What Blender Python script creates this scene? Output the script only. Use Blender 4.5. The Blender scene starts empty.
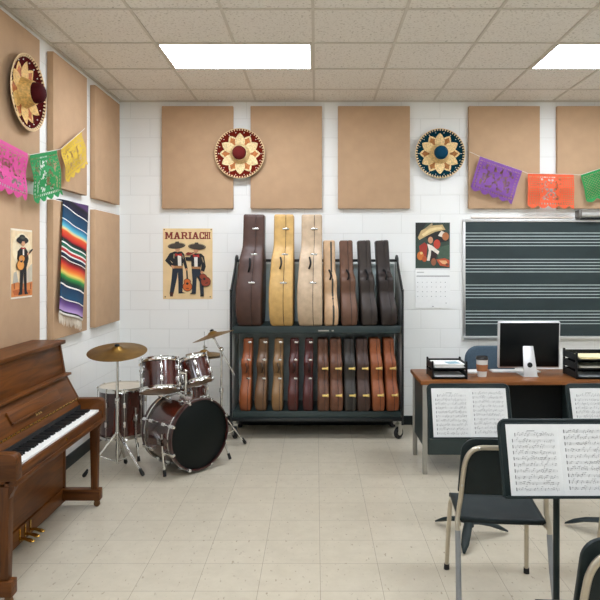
import bpy, bmesh, math, random
from mathutils import Vector, Matrix
random.seed(7)
C = bpy.context.scene.collection
PI = math.pi
CAMZ = 1.64; F = 615.0

def P(px, py, Y):
    return Vector(((px-316)/F*Y, Y, CAMZ+(262-py)/F*Y))

# ------------------------------------------------------------------ materials
def lin(c):
    return tuple(((v/255)/12.92 if v/255 <= .04045 else ((v/255+.055)/1.055)**2.4) for v in c)+(1,)

def nodes(name):
    m = bpy.data.materials.new(name); m.use_nodes = True
    nt = m.node_tree; b = nt.nodes['Principled BSDF']
    return m, nt, b

def N(nt, t, **kw):
    n = nt.nodes.new(t)
    for k, v in kw.items(): setattr(n, k, v)
    return n

def mat(name, col, rough=.5, metal=0, var=.12, scale=30, bump=0, bscale=200, stretch=None, coat=0, spec=.5):
    m, nt, b = nodes(name)
    tc = N(nt, 'ShaderNodeTexCoord'); src = tc.outputs['Object']
    if stretch:
        mp = N(nt, 'ShaderNodeMapping'); mp.inputs['Scale'].default_value = stretch
        nt.links.new(src, mp.inputs['Vector']); src = mp.outputs['Vector']
    no = N(nt, 'ShaderNodeTexNoise'); no.inputs['Scale'].default_value = scale; no.inputs['Detail'].default_value = 4
    nt.links.new(src, no.inputs['Vector'])
    r = N(nt, 'ShaderNodeValToRGB'); L = lin(col)
    r.color_ramp.elements[0].position = .3; r.color_ramp.elements[1].position = .7
    r.color_ramp.elements[0].color = tuple(v*(1-var) for v in L[:3])+(1,)
    r.color_ramp.elements[1].color = tuple(min(1, v*(1+var)) for v in L[:3])+(1,)
    nt.links.new(no.outputs['Fac'], r.inputs['Fac']); nt.links.new(r.outputs['Color'], b.inputs['Base Color'])
    b.inputs['Roughness'].default_value = rough; b.inputs['Metallic'].default_value = metal
    b.inputs['Specular IOR Level'].default_value = spec
    if coat: b.inputs['Coat Weight'].default_value = coat; b.inputs['Coat Roughness'].default_value = .08
    if bump:
        n2 = N(nt, 'ShaderNodeTexNoise'); n2.inputs['Scale'].default_value = bscale
        nt.links.new(tc.outputs['Object'], n2.inputs['Vector'])
        bp = N(nt, 'ShaderNodeBump'); bp.inputs['Strength'].default_value = bump; bp.inputs['Distance'].default_value = .002
        nt.links.new(n2.outputs['Fac'], bp.inputs['Height']); nt.links.new(bp.outputs['Normal'], b.inputs['Normal'])
    return m

def wood(name, dark, light, axis='Y', rough=.3, coat=.25):
    m, nt, b = nodes(name)
    tc = N(nt, 'ShaderNodeTexCoord'); mp = N(nt, 'ShaderNodeMapping')
    mp.inputs['Scale'].default_value = {'Y': (14, 1.2, 14), 'X': (1.2, 14, 14), 'Z': (14, 14, 1.2)}[axis]
    nt.links.new(tc.outputs['Object'], mp.inputs['Vector'])
    n1 = N(nt, 'ShaderNodeTexNoise'); n1.inputs['Scale'].default_value = 2.2; n1.inputs['Detail'].default_value = 6; n1.inputs['Distortion'].default_value = 1.2
    nt.links.new(mp.outputs['Vector'], n1.inputs['Vector'])
    n2 = N(nt, 'ShaderNodeTexNoise'); n2.inputs['Scale'].default_value = 2.5; n2.inputs['Detail'].default_value = 2
    nt.links.new(tc.outputs['Object'], n2.inputs['Vector'])
    mx = N(nt, 'ShaderNodeMath', operation='MULTIPLY_ADD'); mx.inputs[1].default_value = .65; 
    ml = N(nt, 'ShaderNodeMath', operation='MULTIPLY'); ml.inputs[1].default_value = .35
    nt.links.new(n2.outputs['Fac'], ml.inputs[0]); nt.links.new(n1.outputs['Fac'], mx.inputs[0]); nt.links.new(ml.outputs[0], mx.inputs[2])
    r = N(nt, 'ShaderNodeValToRGB')
    r.color_ramp.elements[0].position = .33; r.color_ramp.elements[1].position = .68
    r.color_ramp.elements[0].color = lin(dark); r.color_ramp.elements[1].color = lin(light)
    nt.links.new(mx.outputs[0], r.inputs['Fac']); nt.links.new(r.outputs['Color'], b.inputs['Base Color'])
    b.inputs['Roughness'].default_value = rough; b.inputs['Coat Weight'].default_value = coat; b.inputs['Coat Roughness'].default_value = .15; b.inputs['Specular IOR Level'].default_value = .28
    return m

def emis(name, col, s):
    m, nt, b = nodes(name)
    b.inputs['Base Color'].default_value = (.8, .8, .8, 1); b.inputs['Emission Color'].default_value = col; b.inputs['Emission Strength'].default_value = s
    return m

def block_mat(name, horiz, col, mortar):
    m, nt, b = nodes(name)
    g = N(nt, 'ShaderNodeNewGeometry'); sp = N(nt, 'ShaderNodeSeparateXYZ'); nt.links.new(g.outputs['Position'], sp.inputs[0])
    cb = N(nt, 'ShaderNodeCombineXYZ')
    ax = N(nt, 'ShaderNodeMath', operation='ADD'); ax.inputs[1].default_value = 1.87 if horiz == 'X' else 0.1
    az = N(nt, 'ShaderNodeMath', operation='ADD'); az.inputs[1].default_value = -1.736+.1926*20
    nt.links.new(sp.outputs[horiz], ax.inputs[0]); nt.links.new(sp.outputs['Z'], az.inputs[0])
    nt.links.new(ax.outputs[0], cb.inputs['X']); nt.links.new(az.outputs[0], cb.inputs['Y'])
    br = N(nt, 'ShaderNodeTexBrick'); br.offset = .5
    br.inputs['Scale'].default_value = 1; br.inputs['Brick Width'].default_value = .39; br.inputs['Row Height'].default_value = .1926
    br.inputs['Mortar Size'].default_value = .0035; br.inputs['Mortar Smooth'].default_value = .6
    c = lin(col)
    br.inputs['Color1'].default_value = c; br.inputs['Color2'].default_value = tuple(v*.985 for v in c[:3])+(1,); br.inputs['Mortar'].default_value = lin(mortar)
    nt.links.new(cb.outputs[0], br.inputs['Vector'])
    nt.links.new(br.outputs['Color'], b.inputs['Base Color'])
    no = N(nt, 'ShaderNodeTexNoise'); no.inputs['Scale'].default_value = 90; no.inputs['Detail'].default_value = 5
    nt.links.new(g.outputs['Position'], no.inputs['Vector'])
    sub = N(nt, 'ShaderNodeMath', operation='MULTIPLY_ADD'); sub.inputs[1].default_value = -1.0
    sc = N(nt, 'ShaderNodeMath', operation='MULTIPLY'); sc.inputs[1].default_value = .25
    nt.links.new(no.outputs['Fac'], sc.inputs[0]); nt.links.new(br.outputs['Fac'], sub.inputs[0]); nt.links.new(sc.outputs[0], sub.inputs[2])
    bp = N(nt, 'ShaderNodeBump'); bp.inputs['Strength'].default_value = .5; bp.inputs['Distance'].default_value = .004
    nt.links.new(sub.outputs[0], bp.inputs['Height']); nt.links.new(bp.outputs['Normal'], b.inputs['Normal'])
    b.inputs['Roughness'].default_value = .55
    return m

def floor_mat():
    m, nt, b = nodes('vinyl_tile')
    g = N(nt, 'ShaderNodeNewGeometry'); mp = N(nt, 'ShaderNodeMapping')
    mp.inputs['Location'].default_value = (.29+.312*20, -3.064+.2805*20, 0)
    nt.links.new(g.outputs['Position'], mp.inputs['Vector'])
    br = N(nt, 'ShaderNodeTexBrick'); br.offset = 0
    br.inputs['Scale'].default_value = 1; br.inputs['Brick Width'].default_value = .312; br.inputs['Row Height'].default_value = .2805
    br.inputs['Mortar Size'].default_value = .0014; br.inputs['Mortar Smooth'].default_value = .3
    br.inputs['Color1'].default_value = lin((188, 179, 160)); br.inputs['Color2'].default_value = lin((192, 183, 164)); br.inputs['Mortar'].default_value = lin((132, 122, 104))
    nt.links.new(mp.outputs['Vector'], br.inputs['Vector'])
    # mottling and flecks
    no = N(nt, 'ShaderNodeTexNoise'); no.inputs['Scale'].default_value = 9; no.inputs['Detail'].default_value = 8; no.inputs['Roughness'].default_value = .7
    nt.links.new(g.outputs['Position'], no.inputs['Vector'])
    r = N(nt, 'ShaderNodeValToRGB'); r.color_ramp.elements[0].position = .3; r.color_ramp.elements[1].position = .7
    r.color_ramp.elements[0].color = (.90, .89, .87, 1); r.color_ramp.elements[1].color = (1.04, 1.04, 1.04, 1)
    nt.links.new(no.outputs['Fac'], r.inputs['Fac'])
    mx = N(nt, 'ShaderNodeMixRGB', blend_type='MULTIPLY'); mx.inputs['Fac'].default_value = 1
    nt.links.new(br.outputs['Color'], mx.inputs['Color1']); nt.links.new(r.outputs['Color'], mx.inputs['Color2'])
    n3 = N(nt, 'ShaderNodeTexNoise'); n3.inputs['Scale'].default_value = 55; n3.inputs['Detail'].default_value = 3
    mp3 = N(nt, 'ShaderNodeMapping'); mp3.inputs['Scale'].default_value = (1, .45, 1); mp3.inputs['Rotation'].default_value = (0, 0, .6)
    nt.links.new(g.outputs['Position'], mp3.inputs['Vector']); nt.links.new(mp3.outputs['Vector'], n3.inputs['Vector'])
    r3 = N(nt, 'ShaderNodeValToRGB'); r3.color_ramp.elements[0].position = .645; r3.color_ramp.elements[1].position = .71
    r3.color_ramp.elements[0].color = (0, 0, 0, 1); r3.color_ramp.elements[1].color = (.7, .7, .7, 1)
    nt.links.new(n3.outputs['Fac'], r3.inputs['Fac'])
    mx2 = N(nt, 'ShaderNodeMixRGB'); mx2.inputs['Color2'].default_value = lin((128, 112, 90))
    nt.links.new(r3.outputs['Color'], mx2.inputs['Fac']); nt.links.new(mx.outputs['Color'], mx2.inputs['Color1'])
    nt.links.new(mx2.outputs['Color'], b.inputs['Base Color'])
    b.inputs['Roughness'].default_value = .3; b.inputs['Specular IOR Level'].default_value = .5
    return m

def ceiling_mat():
    m, nt, b = nodes('acoustic_ceiling_tile')
    g = N(nt, 'ShaderNodeNewGeometry')
    n1 = N(nt, 'ShaderNodeTexNoise'); n1.inputs['Scale'].default_value = 60; n1.inputs['Detail'].default_value = 4; n1.inputs['Roughness'].default_value = .65
    nt.links.new(g.outputs['Position'], n1.inputs['Vector'])
    r = N(nt, 'ShaderNodeValToRGB'); e = r.color_ramp.elements
    e[0].position = .30; e[1].position = .46; e[0].color = lin((160, 150, 136)); e[1].color = lin((232, 226, 216))
    x = e.new(.37); x.color = lin((208, 200, 187))
    nt.links.new(n1.outputs['Fac'], r.inputs['Fac']); nt.links.new(r.outputs['Color'], b.inputs['Base Color'])
    bp = N(nt, 'ShaderNodeBump'); bp.inputs['Strength'].default_value = .4; bp.inputs['Distance'].default_value = .003
    nt.links.new(n1.outputs['Fac'], bp.inputs['Height']); nt.links.new(bp.outputs['Normal'], b.inputs['Normal'])
    b.inputs['Roughness'].default_value = .9
    return m

def stripe_mat():
    m, nt, b = nodes('serape_weave')
    uv = N(nt, 'ShaderNodeUVMap'); uv.uv_map = 'stripe'
    sp = N(nt, 'ShaderNodeSeparateXYZ'); nt.links.new(uv.outputs['UV'], sp.inputs[0])
    mr = N(nt, 'ShaderNodeMapRange'); mr.inputs['From Min'].default_value = -.15; mr.inputs['From Max'].default_value = 1.02
    nt.links.new(sp.outputs['Y'], mr.inputs['Value'])
    W = (235, 232, 225); K = (18, 16, 24); NV = (18, 52, 82); BL = (24, 74, 106)
    st = [(-.15, (58, 36, 78)), (-.06, (86, 56, 104)), (-.03, K), (.03, (22, 22, 54)), (.045, NV), (.15, BL), (.175, (26, 92, 140)),
          (.225, (90, 185, 205)), (.25, (236, 214, 140)), (.265, (228, 90, 45)), (.315, (196, 40, 32)), (.34, K), (.385, (20, 90, 72)),
          (.41, (25, 110, 80)), (.42, (205, 50, 45)), (.45, (180, 40, 40)), (.46, NV), (.50, K), (.53, (120, 24, 24)), (.555, (205, 45, 35)), (.60, (238, 130, 50)),
          (.632, (232, 206, 100)), (.66, (50, 146, 66)), (.70, (15, 60, 40)), (.74, (14, 40, 60)), (.755, NV), (.845, BL), (.868, (60, 34, 84)), (.91, (110, 76, 142)), (.955, (178, 150, 200))]
    r = N(nt, 'ShaderNodeValToRGB'); cr = r.color_ramp
    f = lambda p: (p+.15)/1.17
    def fill(cr, st):
        cr.elements[0].position = f(st[0][0]); cr.elements[0].color = lin(st[0][1])
        cr.elements[1].position = f(st[-1][0]); cr.elements[1].color = lin(st[-1][1])
        for p, c in st[1:-1]:
            e = cr.elements.new(f(p)); e.color = lin(c)
    fill(cr, st); nt.links.new(mr.outputs[0], r.inputs['Fac'])
    r2 = N(nt, 'ShaderNodeValToRGB'); r2.color_ramp.interpolation = 'CONSTANT'
    Z = (0, 0, 0); O = (255, 255, 255); ln = [(-.15, Z)]
    for p in (.04, .158, .365, .412, .452, .497, .732, .852): ln += [(p, O), (p+.011, Z)]
    ln.append((1.02, Z)); fill(r2.color_ramp, ln); nt.links.new(mr.outputs[0], r2.inputs['Fac'])
    m0 = N(nt, 'ShaderNodeMixRGB'); m0.inputs['Color2'].default_value = lin(W); nt.links.new(r2.outputs['Color'], m0.inputs['Fac']); nt.links.new(r.outputs['Color'], m0.inputs['Color1'])
    r = m0
    # woven hem: black then white at the end of the cloth
    gt = N(nt, 'ShaderNodeMath', operation='GREATER_THAN'); gt.inputs[1].default_value = .965; nt.links.new(sp.outputs['Y'], gt.inputs[0])
    gt2 = N(nt, 'ShaderNodeMath', operation='GREATER_THAN'); gt2.inputs[1].default_value = .98; nt.links.new(sp.outputs['Y'], gt2.inputs[0])
    m1 = N(nt, 'ShaderNodeMixRGB'); m1.inputs['Color2'].default_value = lin(K); nt.links.new(gt.outputs[0], m1.inputs['Fac']); nt.links.new(r.outputs['Color'], m1.inputs['Color1'])
    m2 = N(nt, 'ShaderNodeMixRGB'); m2.inputs['Color2'].default_value = lin(W); nt.links.new(gt2.outputs[0], m2.inputs['Fac']); nt.links.new(m1.outputs['Color'], m2.inputs['Color1'])
    nt.links.new(m2.outputs['Color'], b.inputs['Base Color']); b.inputs['Roughness'].default_value = .9
    return m

# ------------------------------------------------------------------ mesh builder
class MB:
    def __init__(s): s.v = []; s.f = []; s.m = []
    def add(s, vs, fs, mi=0):
        o = len(s.v); s.v += [tuple(v) for v in vs]; s.f += [tuple(i+o for i in f) for f in fs]; s.m += [mi]*len(fs); return s
    def box(s, x0, y0, z0, x1, y1, z1, mi=0, M=None):
        vs = [Vector((x, y, z)) for z in (z0, z1) for y in (y0, y1) for x in (x0, x1)]
        if M: vs = [M @ v for v in vs]
        return s.add(vs, [(0, 2, 3, 1), (4, 5, 7, 6), (0, 1, 5, 4), (2, 6, 7, 3), (0, 4, 6, 2), (1, 3, 7, 5)], mi)
    def cbox(s, c, d, R=None, mi=0):
        M = Matrix.Translation(Vector(c)) @ (R.to_4x4() if R else Matrix())
        return s.box(-d[0]/2, -d[1]/2, -d[2]/2, d[0]/2, d[1]/2, d[2]/2, mi, M)
    def tube(s, pts, r, n=10, mi=0, closed=False):
        pts = [Vector(p) for p in pts]; k = len(pts); rs = r if isinstance(r, (list, tuple)) else [r]*k
        up = None; vs = []; fs = []
        for i, p in enumerate(pts):
            a = pts[(i-1) % k] if (i > 0 or closed) else p; b = pts[(i+1) % k] if (i < k-1 or closed) else p
            t = (b-a).normalized()
            if up is None: up = t.orthogonal().normalized()
            else: up = (up - t*up.dot(t)); up = up.normalized() if up.length > 1e-6 else t.orthogonal().normalized()
            w = t.cross(up)
            for j in range(n):
                q = 2*PI*j/n; vs.append(p+(up*math.cos(q)+w*math.sin(q))*rs[i])
        for i in range(k if closed else k-1):
            for j in range(n):
                i2 = (i+1) % k; fs.append((i*n+j, i*n+(j+1) % n, i2*n+(j+1) % n, i2*n+j))
        if not closed: fs.append(tuple(range(n))[::-1]); fs.append(tuple((k-1)*n+j for j in range(n)))
        return s.add(vs, fs, mi)
    def lathe(s, prof, n=32, M=None, mi=0, cap=True):
        vs = []; fs = []; k = len(prof)
        for r, z in prof:
            for j in range(n):
                q = 2*PI*j/n; v = Vector((r*math.cos(q), r*math.sin(q), z)); vs.append(M @ v if M else v)
        for i in range(k-1):
            for j in range(n): fs.append((i*n+j, i*n+(j+1) % n, (i+1)*n+(j+1) % n, (i+1)*n+j))
        if cap: fs.append(tuple(range(n))[::-1]); fs.append(tuple((k-1)*n+j for j in range(n)))
        return s.add(vs, fs, mi)
    def ring(s, prof, n=32, M=None, mi=0):   # closed profile
        vs = []; fs = []; k = len(prof)
        for r, z in prof:
            for j in range(n):
                q = 2*PI*j/n; v = Vector((r*math.cos(q), r*math.sin(q), z)); vs.append(M @ v if M else v)
        for i in range(k):
            for j in range(n): i2 = (i+1) % k; fs.append((i*n+j, i*n+(j+1) % n, i2*n+(j+1) % n, i2*n+j))
        return s.add(vs, fs, mi)
    def prism(s, poly, fn, a, b, mi=0):       # poly 2d, fn(u,v,w)->3d
        k = len(poly); vs = [fn(u, v, a) for u, v in poly]+[fn(u, v, b) for u, v in poly]
        fs = [tuple(range(k))[::-1], tuple(range(k, 2*k))]+[(i, (i+1) % k, (i+1) % k+k, i+k) for i in range(k)]
        return s.add(vs, fs, mi)
    def poly(s, pts, mi=0): return s.add(pts, [tuple(range(len(pts)))], mi)
    def grid(s, fn, nu, nv, keep=None, mi=0):
        vs = [fn(i/nu, j/nv) for j in range(nv+1) for i in range(nu+1)]
        fs = [(j*(nu+1)+i, j*(nu+1)+i+1, (j+1)*(nu+1)+i+1, (j+1)*(nu+1)+i) for j in range(nv) for i in range(nu) if keep is None or keep((i+.5)/nu, (j+.5)/nv)]
        return s.add(vs, fs, mi)
    def ball(s, c, r, n=8, mi=0, sc=(1, 1, 1)):
        c = Vector(c); pr = [(max(1e-4, math.sin(PI*i/n))*r, -math.cos(PI*i/n)*r) for i in range(n+1)]
        return s.lathe(pr, n*2, Matrix.Translation(c) @ Matrix.Diagonal((*sc, 1)), mi)
    def build(s, name, mats, parent=None, bevel=0, seg=2, ang=35, smooth=True, solid=0):
        me = bpy.data.meshes.new(name); me.from_pydata(s.v, [], s.f)
        mats = mats if isinstance(mats, (list, tuple)) else [mats]
        for m in mats: me.materials.append(m)
        me.polygons.foreach_set('material_index', s.m)
        bm = bmesh.new(); bm.from_mesh(me)
        loose = [v for v in bm.verts if not v.link_faces]
        if loose: bmesh.ops.delete(bm, geom=loose, context='VERTS')
        if not solid: bmesh.ops.recalc_face_normals(bm, faces=bm.faces)
        if bevel:
            es = [e for e in bm.edges if len(e.link_faces) == 2 and e.calc_face_angle(0) > .5]
            bmesh.ops.bevel(bm, geom=es, offset=bevel, segments=seg, affect='EDGES', profile=.5, clamp_overlap=True)
        bm.to_mesh(me); bm.free()
        if smooth:
            me.polygons.foreach_set('use_smooth', [True]*len(me.polygons)); me.set_sharp_from_angle(angle=math.radians(ang))
        o = bpy.data.objects.new(name, me); C.objects.link(o)
        if parent: o.parent = parent
        return o

def tag(o, label, cat, group=None, kind=None):
    o['label'] = label; o['category'] = cat
    if group: o['group'] = group
    if kind: o['kind'] = kind
    return o
def thing(name, label, cat, loc=(0, 0, 0), rot=(0, 0, 0), group=None):
    o = bpy.data.objects.new(name, None); C.objects.link(o); o.empty_display_size = .1
    o.location = loc; o.rotation_euler = rot
    return tag(o, label, cat, group)
def struct(o): o['kind'] = 'structure'; return o
def dup(root, loc, rot, label, group=None):
    r = root.copy(); C.objects.link(r); r.location = loc; r.rotation_euler = rot; r['label'] = label
    if group: r['group'] = group
    for ch in list(root.children):
        c = ch.copy(); C.objects.link(c); c.parent = r
        for g in ch.children:
            d = g.copy(); C.objects.link(d); d.parent = c
    return r
def catmull(pts, sub=6):
    out = []
    for i in range(len(pts)-1):
        p0 = pts[max(i-1, 0)]; p1 = pts[i]; p2 = pts[i+1]; p3 = pts[min(i+2, len(pts)-1)]
        for k in range(sub):
            t = k/sub
            out.append(tuple(.5*((2*b)+(-a+c)*t+(2*a-5*b+4*c-d)*t*t+(-a+3*b-3*c+d)*t**3) for a, b, c, d in zip(p0, p1, p2, p3)))
    out.append(tuple(pts[-1])); return out
def align(axis):   # matrix turning local Z to axis
    return Vector((0, 0, 1)).rotation_difference(Vector(axis).normalized()).to_matrix().to_4x4()

# ------------------------------------------------------------------ shared materials
M_wallb = block_mat('painted_block_back', 'X', (238, 238, 234), (222, 222, 217))
M_walll = block_mat('painted_block_side', 'Y', (238, 238, 234), (222, 222, 217))
M_tan = mat('tan_fabric', (189, 156, 123), .95, var=.05, scale=8, bump=.35, bscale=900)
M_tan_side = mat('tan_fabric_edge', (172, 132, 96), .95, var=.06, scale=60, bump=.3, bscale=700)
M_grid = mat('grid_enamel', (206, 198, 184), .6, var=.03)
M_black_rub = mat('black_rubber_base', (18, 26, 26), .5, var=.15, spec=.3)
M_chrome = mat('chrome', (225, 225, 222), .12, 1, var=.03)
M_steel = mat('brushed_steel', (190, 188, 182), .3, 1, var=.06, stretch=(1, 1, 20))
M_rubber = mat('rubber', (20, 20, 21), .7)
M_brass = mat('brass', (205, 165, 80), .25, 1, var=.08)
M_cym = mat('bronze_cymbal', (138, 108, 56), .42, 1, var=.22, scale=9)
M_blackm = mat('black_metal', (18, 31, 31), .5, var=.1, spec=.3)
M_black = mat('black_plastic', (13, 15, 16), .45, var=.1, spec=.3)
M_white = mat('white_gloss', (236, 235, 230), .35, var=.02)
M_paper = mat('white_paper', (218, 218, 215), .8, var=.02)
M_ink = mat('grey_ink', (84, 82, 80), .8)
M_line = mat('grey_rule', (150, 148, 146), .8)
M_gold = mat('gold_plate', (252, 222, 140), .35, .75, var=.05)

# ------------------------------------------------------------------ room
XL, XR, YB, YF, H = -1.98, 4.3, 6.2, -2.8, 3.263
struct(MB().box(XL-.1, YF-.1, -.1, XR+.1, YB+.1, 0).build('floor', floor_mat()))
struct(MB().box(XL-.1, YB, 0, XR+.1, YB+.12, H+.1).build('wall_back', M_wallb))
struct(MB().box(XL-.12, YF, 0, XL, YB, H+.1).build('wall_left', M_walll))
struct(MB().box(XR, YF, 0, XR+.12, YB, H+.1).build('wall_right', M_walll))
struct(MB().box(XL-.1, YF-.12, 0, XR+.1, YF, H+.1).build('wall_front', M_wallb))
struct(MB().box(XL, YF, H, XR, YB, H+.1).build('ceiling', ceiling_mat()))
xs = [-1.781, -1.194, -.607]+[-.02+.6*k for k in range(8)]; ys = [3.94+.61*k for k in range(-11, 4)]
g = MB(); B = .010
for x in xs: g.box(x-B, YF, H-.006, x+B, YB, H+.001)
for y in ys: g.box(XL, y-B, H-.0065, XR, y+B, H+.001)
g.box(XL, YF, H-.012, XL+.022, YB, H+.001); g.box(XL, YB-.022, H-.012, XR, YB, H+.001); g.box(XR-.022, YF, H-.012, XR, YB, H+.001); g.box(XL, YF, H-.012, XR, YF+.022, H+.001)
struct(g.build('trim_1', M_grid, smooth=False))
bh = .092
struct(MB().box(XL, YB-.012, 0, XR, YB, bh).build('baseboard_back', M_black_rub, bevel=.003))
struct(MB().box(XL, YF, 0, XL+.012, YB-.012, bh+.01).build('baseboard_left', M_black_rub, bevel=.003))
struct(MB().box(XR-.012, YF, 0, XR, YB-.012, bh).build('baseboard_right', M_black_rub, bevel=.003))
struct(MB().box(XL+.012, YF, 0, XR-.012, YF+.012, bh).build('baseboard_front', M_black_rub, bevel=.003))

M_diff = emis('lit_diffuser', (.90, .97, 1.08, 1), 13.5)
def light(i0, j0, label, group=None):
    w_ = 1.174 if i0 < 0 else 1.2
    x0, y0 = i0+B, j0+B; x1, y1 = i0+w_-B, j0+.61-B
    t = thing('ceiling_light', label, 'ceiling light', ((x0+x1)/2, (y0+y1)/2, H), group=group)
    w, d = (x1-x0)/2, (y1-y0)/2; f = MB(); e = .018
    f.box(-w, -d, -.009, w, -d+e, 0).box(-w, d-e, -.009, w, d, 0).box(-w, -d+e, -.009, -w+e, d-e, 0).box(w-e, -d+e, -.009, w, d-e, 0)
    f.build('frame', M_grid, t, smooth=False)
    MB().box(-w+e, -d+e, -.0075, w-e, d-e, -.002).build('diffuser', M_diff, t, smooth=False)
light(-1.194, 4.55, 'lit rectangular ceiling light panel above the cream and gold instrument cases')
light(1.78, 4.55, 'lit rectangular ceiling light panel above the desk and chalkboard')
for x in (-1.194, 1.78):
    for y in (2.11, -.33):
        light(x, y, 'lit rectangular ceiling light panel nearer the viewer than the picture shows', 'ceiling lights out of the picture')

# ------------------------------------------------------------------ acoustic panels
def panel(x0, x1, z0, z1, label, side='back', y0=0, y1=0):
    if side == 'back':
        t = thing('acoustic_panel', label, 'acoustic panel', ((x0+x1)/2, YB, z0), group='tan acoustic panels on the walls')
        w = (x1-x0)/2; h = z1-z0
        b = MB().box(-w, -.05, 0, w, -.002, h)
    else:
        t = thing('acoustic_panel', label, 'acoustic panel', (XL, (y0+y1)/2, z0), group='tan acoustic panels on the walls')
        w = (y1-y0)/2; h = z1-z0
        b = MB().box(.002, -w, 0, .05, w, h)
    b.build('fabric_cover', M_tan, t, bevel=.004)
panel(-1.543, -.83, 2.175, 3.20, 'tan fabric acoustic panel high above the MARIACHI poster')
panel(-.655, .06, 2.175, 3.20, 'tan fabric acoustic panel above the tall gold and cream cases')
panel(.22, .94, 2.175, 3.20, 'tan fabric acoustic panel above the short dark cases, nothing pinned near it')
panel(1.53, 2.24, 2.175, 3.20, 'tan fabric acoustic panel behind the purple paper banner')
panel(2.415, 3.13, 2.175, 3.20, 'tan fabric acoustic panel behind the second green banner, over the chalkboard')
for (a, b, up, lo) in ((3.63, 4.30, 'tan acoustic panel on the side wall with the dark red sombrero', 'tan acoustic panel on the side wall carrying the guitarist poster'),
                       (4.52, 5.185, 'tan acoustic panel on the side wall behind the yellow banner', 'tan acoustic panel on the side wall under the striped serape'),
                       (5.38, 6.05, 'upper bare tan acoustic panel on the side wall by the back corner', 'lower bare tan acoustic panel on the side wall beside the floor tom')):
    panel(0, 0, 2.20, 3.19, up, 'left', a, b); panel(0, 0, 1.065, 2.10, lo, 'left', a, b)

# ------------------------------------------------------------------ sombreros
def brim_z(r):
    pts = [(.0, .004), (.09, .004), (.16, .006), (.21, .018), (.245, .04)]
    for (a, za), (b, zb) in zip(pts, pts[1:]):
        if r <= b: return za+(zb-za)*(r-a)/(b-a)
    return .04
def sombrero(label, loc, rot, felt, petalc, orange, crown, spin=0):
    t = thing('sombrero', label, 'hat', loc, rot, 'sombreros hung on the walls')
    mf = mat('felt', felt, .9, var=.15, scale=40, bump=.3, bscale=600, spec=.08); mc = mat('crown_velvet', crown, .8, var=.1, bump=.3, bscale=600, spec=.15)
    mp = mat('metallic_embroidery', petalc, .45, .15, var=.3, scale=70, bump=.8, bscale=350); mo = mat('amber_embroidery', orange, .5, .2, var=.35, scale=60)
    rs = [.02, .09, .16, .19, .21, .23, .245]
    b = MB(); b.ring([(r, brim_z(r)) for r in rs]+[(.247, brim_z(.245)-.004)]+[(r, brim_z(r)-.004) for r in reversed(rs)], 64); b.build('brim', mf, t)
    c = MB(); c.lathe([(.070, .05), (.068, .075), (.066, .10), (.060, .120), (.045, .134), (.024, .142), (.001, .144)], 40); c.build('crown', mc, t)
    hb = MB(); hb.ring([(.094, .0045), (.104, .007), (.092, .03), (.080, .06), (.0745, .078), (.069, .078), (.069, .05)], 40); hb.build('hat_band', mp, t)
    def leaf(mb, a, r0, r1, w, off, n=10):
        vs = []
        for i in range(n+1):
            s = i/n; r = r0+(r1-r0)*s; hw = w*(math.sin(PI*min(1, .28+.72*s*1.0))**.8 if s < 1 else 0)
            for k in (-1, -.5, 0, .5, 1):
                x, y = r, hw*k; rr = math.hypot(x, y)
                vs.append((x*math.cos(a)-y*math.sin(a), x*math.sin(a)+y*math.cos(a), brim_z(rr)+off+.004*(1-abs(k))))
        fs = [(i*5+j, i*5+j+1, (i+1)*5+j+1, (i+1)*5+j) for i in range(n) for j in range(4)]
        mb.add(vs, fs)
    A = MB(); Oo = MB(); L = MB(); D = MB()
    for k in range(6):
        a = PI/2+k*PI/3+spin
        leaf(A, a, .085, .206, .05, .006); leaf(Oo, a+PI/6, .10, .186, .04, .002); leaf(L, a+PI/6, .10, .203, .047, .001)
        for q in (a-.2, a+.2, a+PI/6):
            rr = .212; D.ball((rr*math.cos(q), rr*math.sin(q), brim_z(rr)+.001), .0048, 4)
    A.build('embroidered_petals', mp, t); L.build('petal_outline', mp, t); Oo.build('amber_petals', mo, t); D.build('sequins', M_white, t)
    T = MB(); n = 56
    for k in range(n):
        a = 2*PI*k/n; R = Matrix.Rotation(a, 4, 'Z') @ Matrix.Translation((.237, 0, brim_z(.237)+.003)) @ Matrix.Rotation(-.55, 4, 'Y')
        T.box(-.010, -.0052, -.003, .010, .0052, .004, 0, R)
    T.ring([(.246+.0034*math.cos(q), .040+.0034*math.sin(q)) for q in [2*PI*i/6 for i in range(6)]], 64)
    T.build('braided_edge', mat('cream_braid', (232, 205, 160), .6, var=.15), t)
    return t
sombrero('maroon sombrero with cream flower embroidery between panels above the tall cases', (-.757, 6.138, 2.718), (PI/2, 0, 0), (104, 28, 18), (224, 200, 148), (178, 102, 36), (108, 34, 32))
sombrero('teal blue sombrero with cream flower embroidery on bare wall above the calendar', (1.243, 6.19, 2.728), (PI/2, 0, 0), (8, 50, 62), (228, 196, 138), (158, 98, 38), (14, 66, 92))
sombrero('dark red sombrero with gold flower embroidery on the side wall', (-1.918, 4.03, 2.748), (PI/2, 0, PI/2), (74, 14, 14), (214, 172, 98), (170, 90, 32), (66, 10, 14))

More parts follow.
